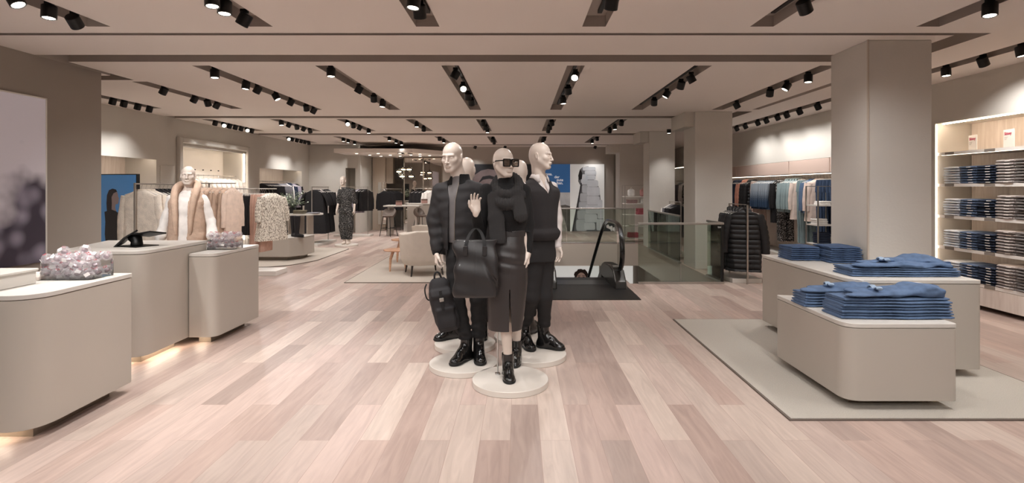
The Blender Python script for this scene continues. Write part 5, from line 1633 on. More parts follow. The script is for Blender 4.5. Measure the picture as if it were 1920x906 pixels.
# --- puffer coats on their own rack
rk = root('clothes_rack', (3.65, 8.56, 0), 0, 'steel T rack with long black puffer coats beside the balustrade', 'clothes rack')
mb = MB(); mb.box(-.012, .012, -.012, .012, 0, 1.28); mb.build('post', M_steel, rk)
mb = MB(); mb.box(-.012, .012, .72, .744, 0, 1.28); mb.build('post', M_steel, rk)
mb = MB(); mb.box(-.012, .012, -.012, .744, 1.268, 1.28); mb.build('top_bar', M_steel, rk)
mb = MB(); mb.box(-.2, .28, .1, .95, 0, .07); mb.build('base', MATS['pale_laminate'], rk, bevel=.004)
rail([('puffer_coat', 'long black puffer coat', 5)], (3.65, 8.6, 1.27), (3.65, 9.28, 1.27), 14, 'on the T rack', 'long puffer coats on the T rack', 8)
for o_, a in zip([o for o in COL.objects if o.get('group') == 'long puffer coats on the T rack'], (-22, -6, 8, 20, 30)): o_.rotation_euler = (0, 0, R(a))
# cafe corner clothes, a rack standing in for sweaters mirrored there
rack('clothes_rack', -4.95, 19.0, -4.3, 19.35, 1.5, 'clothes rack standing in for mirrored black sweaters behind the high table', base=False)
rail([('black_sweater', 'black sweater', 4)], (-4.9, 19.02, 1.5), (-4.4, 19.3, 1.5), 20, 'on the stand-in rack behind the high table', 'stand-in black sweaters behind the high table', 4)

# ================================================================ other mannequins
def lady(rx, ry, yaw, D, label, hp, sc, hyaw):
    f = Fig(rx, ry, yaw, D, label=label)
    hc = f.P(hp[0], hp[1], 0); nk = (hc[0], hc[1] + .03, hc[2] - .185)
    return f, hc, nk
f6, hc, nk = lady(-4.05, 6.5, 14, 6.5, 'female mannequin in camel fur vest and white blouse behind the checkout desks', (353, 329), 1, 18)
F = Field((-.5, -.3, 0), (.5, .3, 1.85), .012, fz=[(1.5, 1.85, .005), (.7, .95, .006)], fx=[(-.45, .45, .006)], fy=[(-.2, .2, .006)])
add_head(F, hc, .98, Rm(2, 0, 8), nk, True)
F.loft([(nk[2] + .03, nk[0], nk[1], .05, .05), (nk[2] - .06, nk[0], nk[1], .12, .07), (nk[2] - .12, 0, 0, .15, .09), (1.1, 0, 0, .11, .08), (.95, 0, 0, .15, .10), (.86, 0, 0, .15, .10)], .03)
AR = []
for g in (-1, 1):
    s0, e0, w0 = (g * .17, 0, nk[2] - .1), (g * .25, .02, nk[2] - .38), (g * .29, -.06, nk[2] - .61)
    AR.append((s0, e0, w0)); F.chain([s0, e0, w0], [.042, .034, .026], .02)
    add_hand(F, w0, (g * .1, -.05, -1), (-g, 0, 0), .9, (.3, .4, .45, .5), .5, -g)
    F.chain([(g * .09, 0, .88), (g * .09, -.02, .48), (g * .09, .02, .09)], [.08, .055, .033], .03); F.ell((g * .09, -.05, .03), (.035, .11, .03), .03)
F.mesh('mannequin_body', M_skin, f6.o)
F = Field((-.5, -.25, .72), (.5, .25, 1.62), .008)
F.loft([(nk[2] + .0, nk[0], nk[1], .07, .065), (nk[2] - .06, 0, 0, .13, .09), (nk[2] - .14, 0, 0, .17, .11), (1.2, 0, 0, .15, .12), (.98, 0, -.01, .16, .13), (.80, 0, -.01, .13, .13)], .02)
for s0, e0, w0 in AR: F.chain([s0, e0, lerp(e0, w0, .75), lerp(e0, w0, .95)], [.056, .052, .058, .032], .02)
F.fn(wrk(.008, 26, 91)); F.mesh('white_blouse', c_white, f6.o)
F = Field((-.4, -.3, .35), (.4, .3, 1.72), .009)
F.loft([(nk[2] + .02, nk[0], nk[1] + .02, .10, .09), (nk[2] - .05, 0, .01, .17, .12), (nk[2] - .15, 0, 0, .195, .14), (1.2, 0, 0, .195, .16), (.8, 0, 0, .21, .17), (.42, 0, 0, .215, .17)], .03, p=2.4)
F.fn(lambda f, X, Y, Z: np.where(Y < .03, np.maximum(f, .055 + .03 * np.clip((Z - 1.2) * 2, 0, 1) - np.abs(X + .01)), f))
F.fn(wrk(.007, 22, 92)).fn(wrk(.003, 90, 93)); F.mesh('fur_vest', c_fur, f6.o)
mb = MB(); hp_ = smoothpath([(-.075, -.17, .95), (-.085, -.165, 1.15), (-.105, -.14, 1.36), (-.12, -.04, 1.50), (-.085, .08, 1.55), (.0, .12, 1.56), (.085, .08, 1.55), (.12, -.04, 1.50), (.105, -.14, 1.36), (.085, -.165, 1.15), (.075, -.17, .95)], 2)
nh = len(hp_); mb.tube(hp_, [.014 + .032 * math.sin(PI * k / (nh - 1)) ** .8 for k in range(nh)], 12, flat=1.0)
mb.build('hood', c_fur, f6.o, smooth=True)
F = Field((-.3, -.2, .1), (.3, .2, 1.0), .012)
F.loft([(.98, 0, 0, .14, .10), (.86, 0, 0, .155, .11)], .03)
for g in (-1, 1): F.chain([(g * .09, 0, .88), (g * .09, -.02, .48), (g * .09, .02, .12)], [.09, .068, .05], .03)
F.mesh('black_trousers', M_trs, f6.o)
plinth_disc(-4.05, 6.5, .28, 'round pale plinth behind the desks under the fur vest mannequin')

f7, hc, nk = lady(-4.62, 14.2, -6, 14.2, 'distant female mannequin in black and white printed blouse and trousers', (643, 338.5), 1, 0)
F = Field((-.5, -.3, 0), (.5, .3, 1.85), .014, fz=[(1.5, 1.85, .007)], fx=[(-.4, .4, .009)], fy=[(-.2, .2, .008)])
add_head(F, hc, 1.0, Rm(0, 0, -5), nk, True)
F.loft([(nk[2] + .03, nk[0], nk[1], .05, .05), (nk[2] - .06, nk[0], nk[1], .12, .07), (nk[2] - .12, 0, 0, .15, .09), (1.1, 0, 0, .11, .08), (.95, 0, 0, .15, .10), (.86, 0, 0, .15, .10)], .03)
AR = []
for g in (-1, 1):
    s0, e0, w0 = (g * .17, 0, nk[2] - .1), (g * .22, .02, nk[2] - .36), (g * .24, -.06, nk[2] - .60)
    AR.append((s0, e0, w0)); F.chain([s0, e0, w0], [.042, .034, .026], .02)
    add_hand(F, w0, (g * .1, -.05, -1), (-g, 0, 0), .95, (.3, .4, .45, .5), .5, -g)
    F.chain([(g * .09, 0, .88), (g * .085, -.02, .48), (g * .06, .02, .06)], [.08, .055, .04], .03); F.ell((g * .06, -.04, .03), (.04, .11, .035), .03)
F.mesh('mannequin_body', M_skin, f7.o)
F = Field((-.4, -.25, .95), (.4, .25, 1.66), .010)
F.loft([(nk[2] + .01, nk[0], nk[1], .07, .065), (nk[2] - .06, 0, 0, .14, .09), (nk[2] - .14, 0, 0, .18, .11), (1.25, 0, 0, .17, .13), (1.08, 0, 0, .14, .12), (1.0, 0, 0, .15, .12)], .02)
for s0, e0, w0 in AR: F.chain([s0, lerp(s0, e0, 1.1)], [.07, .07], .02)
F.fn(wrk(.008, 26, 95)); F.mesh('printed_blouse', c_bw2, f7.o)
F = Field((-.35, -.25, .1), (.35, .25, 1.1), .011)
F.loft([(1.06, 0, 0, .125, .10), (.95, 0, 0, .16, .12), (.84, 0, 0, .17, .13)], .03)
for g in (-1, 1): F.chain([(g * .09, 0, .88), (g * .095, -.02, .48), (g * .075, .01, .16)], [.11, .10, .075], .03)
F.fn(wrk(.008, 24, 96)); F.fn(lambda f, X, Y, Z: np.maximum(f, .13 - Z)); F.mesh('printed_trousers', c_bw2, f7.o)
plinth_disc(-4.62, 14.2, .30, 'small round plinth under the distant mannequin in printed clothes')
# ================================================================ folded denim
M_j = {'light': mat('denim_light', 'D6DAE0', .9, noise=.16, nscale=24), 'blue': mat('denim_blue', '5A6B86', .9, noise=.2, nscale=24), 'dark': mat('denim_dark', '2B3549', .9, noise=.2, nscale=24),
       'pale grey': mat('denim_pale_grey', 'A89F9C', .9, noise=.14, nscale=24), 'grey': mat('denim_grey', '77716F', .9, noise=.14, nscale=24),
       'table': mat('denim_table', '566B8A', .9, noise=.22, nscale=16, bump=.2, bscale=300), 'tableb': mat('denim_table_deep', '44597A', .9, noise=.2, nscale=16, bump=.2, bscale=300),
       'tablel': mat('denim_pale_inside', '93A6BC', .9, noise=.12, nscale=20)}
M_tag = mat('paper_tag', 'E8E4DE', .7)
def folded(m, w, d, t, seed, tag=True):
    """folded trousers lying flat; fold faces -x; origin bottom middle"""
    r = random.Random(seed)
    o = root('folded_jeans', (0, 0, 0), 0, 'x', 'jeans')
    mb = MB()
    n = 20
    rings = []
    ph = r.uniform(0, 6)
    for u in (0, .012, .04, .09, .2, .32, .44, .56, .68, .8, .91, .96, .988, 1):
        y = -w / 2 + w * u
        e = .72 + .28 * math.sqrt(max(0, 1 - (1 - min(1, min(u, 1 - u) / .05)) ** 2))
        ring = []
        for k in range(n):
            a = 2 * PI * k / n
            x = d / 2 * sgnp(math.cos(a), .45) * (1 - .02 * math.sin(5 * u + ph)) * (.96 + .04 * e)
            z = t / 2 * sgnp(math.sin(a), .45) * e * (1 + .10 * math.sin(7 * u + ph + x * 12)) + t / 2
            ring.append((x, y, max(z, 0)))
        rings.append(ring)
    mb.rings(rings); mb.build('denim', m, o, smooth=True)
    mb = MB()   # second layer of the fold, seen as a seam in front
    mb.tube([(-d / 2 - .000, -w / 2 + .006 + (w - .012) * q / 8, t * (.5 + .04 * math.sin(q + ph))) for q in range(9)], t * .26, 7); mb.build('fold_edge', m, o, smooth=True)
    if tag:
        mb = MB(); mb.box(-d / 2 - .012, -d / 2 + .01, -w * .28, -w * .28 + .065, t * .34, t * .62); mb.build('size_tag', M_tag, o)
    return o
SHX = 6.02
SH = [(1.60, 'top denim shelf'), (1.17, 'second denim shelf'), (.745, 'third denim shelf'), (.33, 'bottom denim shelf')]
COLS = [('light', 7.20, 'pale blue'), ('blue', 6.93, 'mid blue'), ('dark', 6.66, 'dark blue'), ('pale grey', 6.40, 'pale grey'), ('grey', 6.13, 'dark grey'), ('dark', 5.86, 'outermost dark blue')]
for ci, (cm, y, cn) in enumerate(COLS):
    T_ = .036 if 'grey' in cm else .033
    pr = folded(M_j[cm], .245, .36, T_, ci)
    first = True
    for si, (z, sn) in enumerate(SH):
        n = 8 if 'grey' in cm else 7
        for k in range(n):
            o = pr if first else clone(pr)
            first = False
            o.location = (SHX - .02 + rnd.uniform(-.01, .01), y + rnd.uniform(-.008, .008), z + .0015 + k * T_)
            o.rotation_euler = (0, 0, R(rnd.uniform(-2, 2)))
            o['label'] = '%s jeans, %s from the bottom, in their stack on the %s' % (cn, ORD[k], sn)
            o['group'] = 'folded jeans on the wall shelves'
def wall_shelf(z, label):
    o = root('wall_shelf', (5.83, 3.4, z), 0, label, 'shelf')
    mb = MB(); mb.box(0, .5, 0, 4.04, -.03, -.0); mb.build('board', M_paleoak, o)
    mb = MB(); mb.box(-.012, 0, 0, 4.04, -.036, .004); mb.build('front_edge', M_white, o)
    for k in range(5):
        mb = MB(); mb.box(-.016, -.012, 3.9 - k * .62, 3.75 - k * .62, -.034, .002); mb.build('price_strip', mat('price_strip_grey', '8E857D', .4), o)
    return o
wall_shelf(2.03, 'uppermost wall shelf carrying two printed signs')
for z, sn in SH: wall_shelf(z, {1.60: 'first jeans shelf below the sign shelf', 1.17: 'second jeans shelf below the sign shelf', .745: 'third jeans shelf below the sign shelf', .33: 'lowest jeans shelf above the wood panel'}[z])
mb = MB(); mb.box(5.82, 5.85, 3.3, 7.45, .06, .29); T(mb.build('wood_front_panel', M_paleoak, bevel=.003), 'pale wood front panel below the lowest jeans shelf', 'panel')
mb = MB(); mb.box(6.3, 6.32, 3.4, 7.44, .3, 2.44); T(mb.build('wall_niche_lining', M_paleoak), kind='structure')
mb = MB(); mb.box(5.803, 5.811, 7.43, 7.44, .05, 2.43); T(mb.build('light_strip', mat('led_mid', 'FFEBD2', .3, emit=20)), 'upright light strip along the far edge of the jeans shelf niche', 'light strip')
mb = MB(); mb.box(5.86, 5.885, 3.4, 7.4, 2.425, 2.438); T(mb.build('light_strip', M_led), 'long light strip under the top of the jeans shelf niche', 'light strip')
for z, sn in [(2.03, 'sign shelf')] + [(1.60, 'first jeans shelf'), (1.17, 'second jeans shelf'), (.745, 'third jeans shelf')]:  # strips added under the shelf fronts to brighten the jeans niche
    mb = MB(); mb.box(5.85, 5.862, 3.5, 7.4, z - .036, z - .031); T(mb.build('light_strip', mat('led_shelf_fill', 'FFEBD2', .3, emit=12)), 'added light strip under the front of the ' + sn, 'light strip')
# signs
for y, w_, h_, txt in ((7.02, .17, .21, 'Skinny'), (6.50, .19, .23, 'Skinny')):
    o = root('shelf_sign', (5.96, y, 2.032), R(-90) + R(-12), 'white printed sign, %s the jeans shelves' % ('farther one on top of' if y > 6.9 else 'nearer and bigger one on top of'), 'sign')
    mb = MB(); mb.box(-w_ / 2, w_ / 2, -.004, .004, 0, h_); mb.build('sign_board', M_white, o)
    mb = MB(); mb.box(-w_ / 2, w_ / 2, -.02, .02, 0, .006); mb.build('sign_foot', M_steel, o)
    text_mesh('sign_lettering', txt, .05, mat('sign_red', 'B23A55', .5), o, (-w_ / 2 + .02, -.006, h_ - .065), bold=.001)
    mb = MB()
    for k in range(3): mb.box(-w_ / 2 + .02, -w_ / 2 + .08 - k * .012, -.006, -.004, h_ - .095 - k * .014, h_ - .091 - k * .014)
    mb.build('small_print', mat('sign_grey', 'A9A29C', .6), o)

# piles on the tables
def table_jean(m, L, w, t, seed, side=1):
    r = random.Random(seed); o = root('folded_jeans', (0, 0, 0), 0, 'x', 'jeans')
    mb = MB(); n = 20; rings = []
    ph = r.uniform(0, 6)
    for u in [0, .004, .012, .03] + [.03 + .94 * q / 22 for q in range(1, 22)] + [.97, .988, .996, 1]:
        x = -L / 2 + L * u
        e = .75 + .25 * math.sqrt(max(0, 1 - (1 - min(1, min(u, 1 - u) / .02)) ** 2))
        hw = w / 2 * (.80 + .20 * u ** 1.5) * (1 + .015 * math.sin(9 * u + ph))
        ring = []
        for k in range(n):
            a = 2 * PI * k / n
            y = hw * sgnp(math.cos(a), .4) + .008 * math.sin(6 * u + ph)
            z = t / 2 * sgnp(math.sin(a), .45) * e * (1 + .10 * math.sin(11 * u + ph + y * 14)) + t / 2
            ring.append((x * side, y, max(z, 0)))
        rings.append(ring)
    mb.rings(rings); mb.build('denim', m, o, smooth=True)
    mb = MB(); mb.tube([(side * (-L / 2 + L * (.03 + .94 * q / 14)), -w / 2 * (.80 + .2 * (q / 14) ** 1.5) * .995 + .008 * math.sin(6 * q / 14 + ph), t * (.5 + .1 * math.sin(q * 1.1 + ph))) for q in range(15)], t * .30, 7); mb.build('outer_seam', m, o, smooth=True)
    return o
def top_jean(L, w, seed, m, z_amp=.05):
    o = root('folded_jeans', (0, 0, 0), 0, 'x', 'jeans')
    F = Field((-L / 2 - .05, -w / 2 - .05, -.01), (L / 2 + .05, w / 2 + .05, .14), .006)
    # hips and two legs laid back on themselves
    F.box((L * .22, 0, .024), (L * .27, w * .47, .024), .02, .02, M=Rm(0, 0, -3))
    F.cone((L * .1, -w * .2, .025), (-L * .44, -w * .22, .02), w * .27, w * .2, .03, n=(0, 0, 1), sq=4.2)
    F.cone((L * .1, w * .2, .035), (-L * .3, w * .14, .03), w * .27, w * .2, .03, n=(0, 0, 1), sq=4.2)
    F.cone((L * .12, w * .05, .055), (-L * .14, -w * .06, .05), w * .2, w * .15, .03, n=(0, 0, 1), sq=3.2)
    F.ell((L * .3, 0, .05), (L * .16, w * .4, .03), .04)
    F.fn(wrk(.026, 26, seed)).fn(wrk(.010, 55, seed + 1))
    F.fn(lambda f, X, Y, Z: np.maximum(f, -Z + .001))
    F.mesh('denim', m, o)
    mb = MB(); mb.tube([(L * .46, y, .045 + .012 * math.sin(y * 20)) for y in [(-w * .42 + w * .84 * k / 10) for k in range(11)]], .016, 8, flat=.8); mb.build('waistband', MATS['denim_table_deep'], o, smooth=True)
    mb = MB(); mb.tube([(-L * .16 + .03 * k / 8, -w * .34 + w * .5 * k / 8, .062 + .008 * math.sin(k * 1.3)) for k in range(9)], [.022 + .002 * math.sin(2 * k) for k in range(9)], 9, flat=.42); mb.build('turned_up_hem', MATS['denim_pale_inside'], o, smooth=True)
    mb = MB()
    for k in range(3): mb.tube([(L * .36 + .012 * k, -.02 + .01 * k, .082), (L * .34 + .01 * k, .02, .085), (L * .31 + .012 * k, .05, .08)], .0022, 5)
    mb.build('drawstring', M_tag, o)
    return o
def pile(x, y, z0, n, L, w, t, rz, pname, side=1, m='table', top=True, seed=0):
    p = table_jean(M_j[m], L, w, t, seed, side)
    for k in range(n):
        o = p if k == 0 else clone(p)
        s = 1 - k * .008
        o.location = (x + rnd.uniform(-.008, .008) + k * .001, y + rnd.uniform(-.005, .005) + k * .002, z0 + .001 + k * t)
        o.rotation_euler = (0, 0, R(rz + rnd.uniform(-1.2, 1.2))); o.scale = (s, s, 1)
        o['label'] = 'folded blue jeans, %s from the bottom of the %s' % (ORD[k], pname); o['group'] = 'jeans of the ' + pname
    if top:
        o = top_jean(L * .93, w * .9, seed, M_j['table'])
        o.location = (x, y, z0 + .001 + n * t); o.rotation_euler = (0, 0, R(rz + 3)); o['label'] = 'loosely laid blue jeans with drawstring topping the ' + pname
        o['group'] = 'jeans of the ' + pname
pile(2.695, 3.93, .61, 7, .80, .30, .021, 2, 'front pile on the low table', seed=3)
pile(2.55, 4.30, .61, 5, .62, .26, .021, 0, 'back pile on the low table', seed=5)
pile(3.24, 4.62, .80, 4, .90, .34, .018, 0, 'wide pile on the tall table', seed=7)
pile(2.93, 5.62, .80, 7, .28, .36, .020, 0, 'left small pile beside the pillar', m='tableb', top=False, seed=9)
pile(3.23, 5.45, .80, 8, .30, .42, .020, 0, 'taller small pile touching the pillar', m='tableb', top=False, seed=11)

# ================================================================ tubs of baubles
M_bau = bpy.data.materials.new('clear_bauble'); M_bau.use_nodes = True
b_ = M_bau.node_tree.nodes['Principled BSDF']; b_.inputs['Base Color'].default_value = lin('F4EEF2'); b_.inputs['Transmission Weight'].default_value = .0; b_.inputs['Roughness'].default_value = .08; b_.inputs['Alpha'].default_value = .24; b_.inputs['Coat Weight'].default_value = 1; b_.inputs['Specular IOR Level'].default_value = 1.0
MATS['clear_bauble'] = M_bau
glass_mat('tub_acrylic', 'F0F0F0', .02)
M_tagp = mat('bauble_tag', 'F2EEEE', .6); M_redb = mat('red_ribbon', 'B5424C', .6); M_foil = mat('foil_filling', 'B9A9AE', .3, metal=.6, noise=.4, nscale=40)
def bauble():
    o = root('gift_bauble', (0, 0, 0), 0, 'x', 'bauble')
    mb = MB(); mb.lathe([(.0, -.036), (.016, -.033), (.028, -.023), (.035, -.008), (.036, .0), (.035, .008), (.028, .023), (.016, .033), (0, .036)], 18); mb.build('shell', M_bau, o, smooth=True)
    mb = MB(); mb.lathe([(.0, -.02), (.018, -.014), (.02, -.002), (.011, .008), (0, .01)], 10); mb.build('filling', M_foil, o, smooth=True)
    mb = MB(); mb.box(-.016, .016, -.0385, -.036, -.012, .012); mb.build('tag', M_tagp, o)
    mb = MB(); mb.tube([(.01 * math.cos(a) , .01 * math.sin(a), .034 + .004 * math.sin(3 * a)) for a in [2 * PI * k / 8 for k in range(9)]], .002, 5); mb.build('ribbon', M_redb, o, smooth=True)
    return o
bp_ = bauble(); bfirst = True
def tub(cx, cy, z, rx, ry, h, where, group, n_lay):
    global bfirst
    o = root('acrylic_tub', (cx, cy, z), 0, 'clear acrylic tub filled with baubles ' + where, 'tub')
    mb = MB(); mb.prism(rpoly([(-rx, -ry), (rx, -ry), (rx, ry), (-rx, ry)], .05), 0, .004); mb.build('bottom', MATS['tub_acrylic'], o)
    mb = MB(); P = rpoly([(-rx, -ry), (rx, -ry), (rx, ry), (-rx, ry)], .05)
    mb.rings([[(x, y, .004) for x, y in P], [(x, y, h) for x, y in P]], cap=False); mb.build('side_wall', MATS['tub_acrylic'], o, smooth=True)
    r = random.Random(int(cx * 100))
    for l in range(n_lay):
        zz_ = z + .041 + l * .052
        k = .0 if l % 2 == 0 else .5
        nx = int((2 * rx) / .068); ny = int((2 * ry) / .068)
        for i in range(nx):
            for j in range(ny):
                x = -rx + .038 + (i + k * .8) * (2 * rx - .076) / max(nx - 1, 1); y = -ry + .038 + (j + k * .7) * (2 * ry - .076) / max(ny - 1, 1)
                if l >= 1 and (x > rx - .03 or y > ry - .02): continue
                if l >= 2 and (abs(x) > rx * .85 or r.random() < .15): continue
                if l >= 3 and r.random() < .5: continue
                b = bp_ if bfirst else clone(bp_)
                bfirst = False
                b.location = (cx + x + r.uniform(-.004, .004), cy + y + r.uniform(-.004, .004), zz_ + r.uniform(-.003, .003))
                b.rotation_euler = (r.uniform(-.9, .7), r.uniform(-.6, .6), r.uniform(-1.1, 1.3))
                b['label'] = 'clear gift bauble with white tag and ribbon in the tub ' + where; b['group'] = group
tub(-3.20, 3.86, .901, .185, .125, .12, 'on the nearest desk', 'baubles in the tub on the nearest desk', 4)
tub(-3.14, 5.68, .901, .15, .11, .10, 'on the rearmost desk', 'baubles in the tub on the rearmost desk', 4)

# ================================================================ payment terminal
def term():
    o = root('payment_terminal', (-3.62, 5.02, 1.0), R(-20), 'black payment terminal with tilted tablet screens on the tallest desk', 'terminal')
    mb = MB(); mb.box(-.13, .15, -.10, .12, .0, .006); mb.build('base_plate', M_black, o, bevel=.002)
    F = Field((-.2, -.15, 0), (.2, .18, .2), .005)
    F.cone((0.02, 0.0, .02), (.0, .02, .09), .05, .035, .02); F.ell((-.02, .0, .07), (.05, .045, .035), .02)
    F.fn(lambda f, X, Y, Z: np.maximum(f, .005 - Z)); F.mesh('swivel_stand', M_black, o)
    M1 = Matrix.Translation((-.07, -.05, .062)) @ Euler((R(26), R(-34), 0)).to_matrix().to_4x4()
    mb = MB(); mb.box(-.12, .10, -.085, .085, -.008, .008, M1); mb.build('tablet', M_black, o, bevel=.003)
    mb = MB(); mb.box(-.105, .085, -.072, .072, .0082, .0092, M1); mb.build('screen', mat('dark_screen', '151719', .12), o)
    M2 = Matrix.Translation((.13, .04, .115)) @ Euler((R(-10), R(-9), 0)).to_matrix().to_4x4()
    mb = MB(); mb.box(-.12, .12, -.08, .08, -.007, .007, M2); mb.build('customer_display', M_black, o, bevel=.003)
term()

# ================================================================ posters and screen on the left
def bokeh():
    m = bpy.data.materials.new('lavender_photo'); m.use_nodes = True
    nt = m.node_tree; b = nt.nodes['Principled BSDF']; L = nt.links.new; N = nt.nodes.new
    tc = N('ShaderNodeTexCoord'); sx = N('ShaderNodeSeparateXYZ'); L(tc.outputs['Object'], sx.inputs[0])
    v = N('ShaderNodeTexVoronoi'); v.feature = 'SMOOTH_F1'; v.inputs['Scale'].default_value = 4.6; v.inputs['Smoothness'].default_value = .6; L(tc.outputs['Object'], v.inputs['Vector'])
    n = N('ShaderNodeTexNoise'); n.inputs['Scale'].default_value = 1.7; n.inputs['Detail'].default_value = 3; L(tc.outputs['Object'], n.inputs[0])
    # mask: plant low and towards +y
    a = N('ShaderNodeMath'); a.operation = 'MULTIPLY_ADD'; a.inputs[1].default_value = .55; L(sx.outputs[1], a.inputs[0])
    mz = N('ShaderNodeMath'); mz.operation = 'MULTIPLY'; mz.inputs[1].default_value = -1.15; L(sx.outputs[2], mz.inputs[0]); L(mz.outputs[0], a.inputs[2])
    a2 = N('ShaderNodeMath'); a2.operation = 'MULTIPLY_ADD'; a2.inputs[1].default_value = 1.7; L(n.outputs[0], a2.inputs[0]); L(a.outputs[0], a2.inputs[2])
    r1 = N('ShaderNodeValToRGB'); r1.color_ramp.elements[0].position = .55; r1.color_ramp.elements[1].position = .95
    a3 = N('ShaderNodeMath'); a3.operation = 'ADD'; a3.inputs[1].default_value = -.72; L(a2.outputs[0], a3.inputs[0]); L(a3.outputs[0], r1.inputs[0])
    r2 = N('ShaderNodeValToRGB'); r2.color_ramp.elements[0].color = lin('9C94A2'); r2.color_ramp.elements[1].color = lin('3B3440'); r2.color_ramp.elements[1].position = .55
    L(v.outputs['Distance'], r2.inputs[0])
    mx = N('ShaderNodeMix'); mx.data_type = 'RGBA'; L(r1.outputs[0], mx.inputs[0]); mx.inputs[6].default_value = lin('CCC4CA'); L(r2.outputs[0], mx.inputs[7])
    L(mx.outputs[2], b.inputs['Base Color']); L(mx.outputs[2], b.inputs['Emission Color']); b.inputs['Emission Strength'].default_value = .28; b.inputs['Roughness'].default_value = .6
    return m
o = root('wall_poster', (-5.29, 4.7, 1.63), 0, 'tall lavender poster with dark blurred blossoms on the near left wall', 'poster')
mb = MB(); mb.box(-.01, .014, -1.25, 1.23, -.9, .9); mb.build('print', bokeh(), o)
mb = MB(); mb.box(-.01, .02, 1.23, 1.245, -.91, .91); mb.box(-.01, .02, -1.25, 1.245, .9, .915); mb.build('frame', M_white, o)

def screen():
    o = root('digital_screen', (-6.45, 8.6, .1), R(-7), 'upright digital screen with blue picture of a dark haired woman', 'screen')
    mb = MB(); mb.box(-.33, .33, -.03, .03, .12, 1.67); mb.box(-.25, .25, -.12, .12, -.1, -.07); mb.box(-.05, .05, -.02, .02, -.1, .2); mb.build('casing', M_black, o, bevel=.004)
    y = -.032
    def fl_(name, pts, m, dy):
        n = len(pts); mb = MB()
        mb.add([(x, y - dy, z) for x, z in pts] + [(x, y - dy + .0015, z) for x, z in pts], [tuple(range(n)), tuple(range(2 * n - 1, n - 1, -1))] + [(i, (i + 1) % n, n + (i + 1) % n, n + i) for i in range(n)])
        mb.build(name, m, o)
    fl_('picture', [(-.315, .14), (.315, .14), (.315, 1.655), (-.315, 1.655)], mat('screen_blue', '41709E', .3, emit=.45, noise=.08, nscale=1.2), .001)
    sk = mat('screen_skin', '7C6B69', .4, emit=.25); hr = mat('screen_hair', '1E1A20', .4, emit=.1); jk = mat('screen_black', '17171C', .4, emit=.1)
    fl_('hair', [(-.20, 1.05), (-.21, 1.2), (-.20, 1.33), (-.165, 1.41), (-.10, 1.435), (-.04, 1.42), (-.015, 1.38), (-.03, 1.34), (-.09, 1.28), (-.11, 1.18), (-.12, 1.08)], hr, .003)
    fl_('face', [(-.115, 1.08), (-.11, 1.2), (-.115, 1.3), (-.08, 1.36), (-.02, 1.385), (.0, 1.34), (.0, 1.31), (.022, 1.272), (.008, 1.26), (.014, 1.235), (.008, 1.215), (-.002, 1.19), (-.045, 1.18), (-.05, 1.12), (-.03, 1.07)], sk, .005)
    fl_('sweater', [(-.24, 1.06), (-.12, 1.10), (-.03, 1.07), (.05, 1.0), (.12, .88), (.12, .6), (.1, .3), (.04, .16), (-.02, .15), (-.12, .2), (-.2, .4), (-.235, .7), (-.225, .9)], jk, .007)
    fl_('hands', [(-.04, .3), (.0, .4), (.05, .42), (.04, .28), (.02, .15), (-.03, .15)], sk, .009)
screen()

# ================================================================ left middle: cabinet, table, boots, plant
cb = root('low_cabinet', (-5.16, 11.6, 0), 0, 'low greige cabinet with slanted corner carrying tall black boots', 'cabinet')
mb = MB(); mb.prism(rpoly([(-.58, -.38), (.30, -.38), (.50, -.1), (.50, .5), (-.58, .5)], [.02, .06, .06, .02, .02]), .09, .47); mb.build('body', M_desk, cb, smooth=True, bevel=.003)
mb = MB(); mb.prism(rpoly([(-.585, -.385), (.302, -.385), (.505, -.1), (.505, .505), (-.585, .505)], [.02, .06, .06, .02, .02]), .473, .49); mb.build('top_board', M_top, cb, smooth=True, bevel=.002)
mb = MB(); mb.prism([(-.46, -.28), (.22, -.28), (.38, -.02), (.38, .4), (-.46, .4)], 0, .09); mb.build('plinth', M_plinth, cb)
tb = root('half_round_table', (-5.28, 12.75, 0), 0, 'half round table with panel legs holding plant and folded clothes', 'table')
mb = MB(); mb.prism(rpoly([(-.55, -.35), (.35, -.35), (.55, -.1), (.55, .1), (.35, .35), (-.55, .35)], [.02, .12, .15, .15, .12, .02]), .9, .94); mb.build('table_top', M_top, tb, smooth=True, bevel=.003)
for k, x in enumerate((-.4, -.18, .04, .26)):
    mb = MB(); mb.box(x - .015, x + .015, -.18, .18, 0, .9); mb.build('panel_leg', M_desk, tb)
def folded_cloth(x, y, z, m, n, label, group, w=.26, d=.2, t=.028):
    for k in range(n):
        mb = MB(); P = rpoly([(-w / 2, -d / 2), (w / 2, -d / 2), (w / 2, d / 2), (-w / 2, d / 2)], .02, 3)
        mb.prism(P, .002, t - .001)
        o = mb.build('folded_garment', m, None, smooth=True, bevel=.008)
        o.location = (x + rnd.uniform(-.01, .01), y, z + k * t); o.rotation_euler = (0, 0, R(rnd.uniform(-4, 4)))
        T(o, '%s, %s from the bottom' % (label, ORD[k]) if n > 1 else label, 'folded garment', group)
folded_cloth(-5.68, 12.55, .94, c_leo, 2, 'folded leopard garment left of the boots on the half round table', 'folded clothes on the half round table')
folded_cloth(-5.15, 12.5, .94, C_('olive_print', '6B6353'), 3, 'folded olive garment beside the plant pot', 'folded clothes on the half round table')
folded_cloth(-4.88, 12.6, .94, c_grey, 1, 'flat grey folded garment at the table tip', 'folded clothes on the half round table')
folded_cloth(-5.3, 11.5, .49, c_leo, 2, 'folded spotted garment on the low cabinet', 'folded clothes on the low cabinet')
folded_cloth(-5.3, 11.8, .49, c_black, 4, 'folded black garment at the back of the low cabinet', 'folded clothes on the low cabinet')
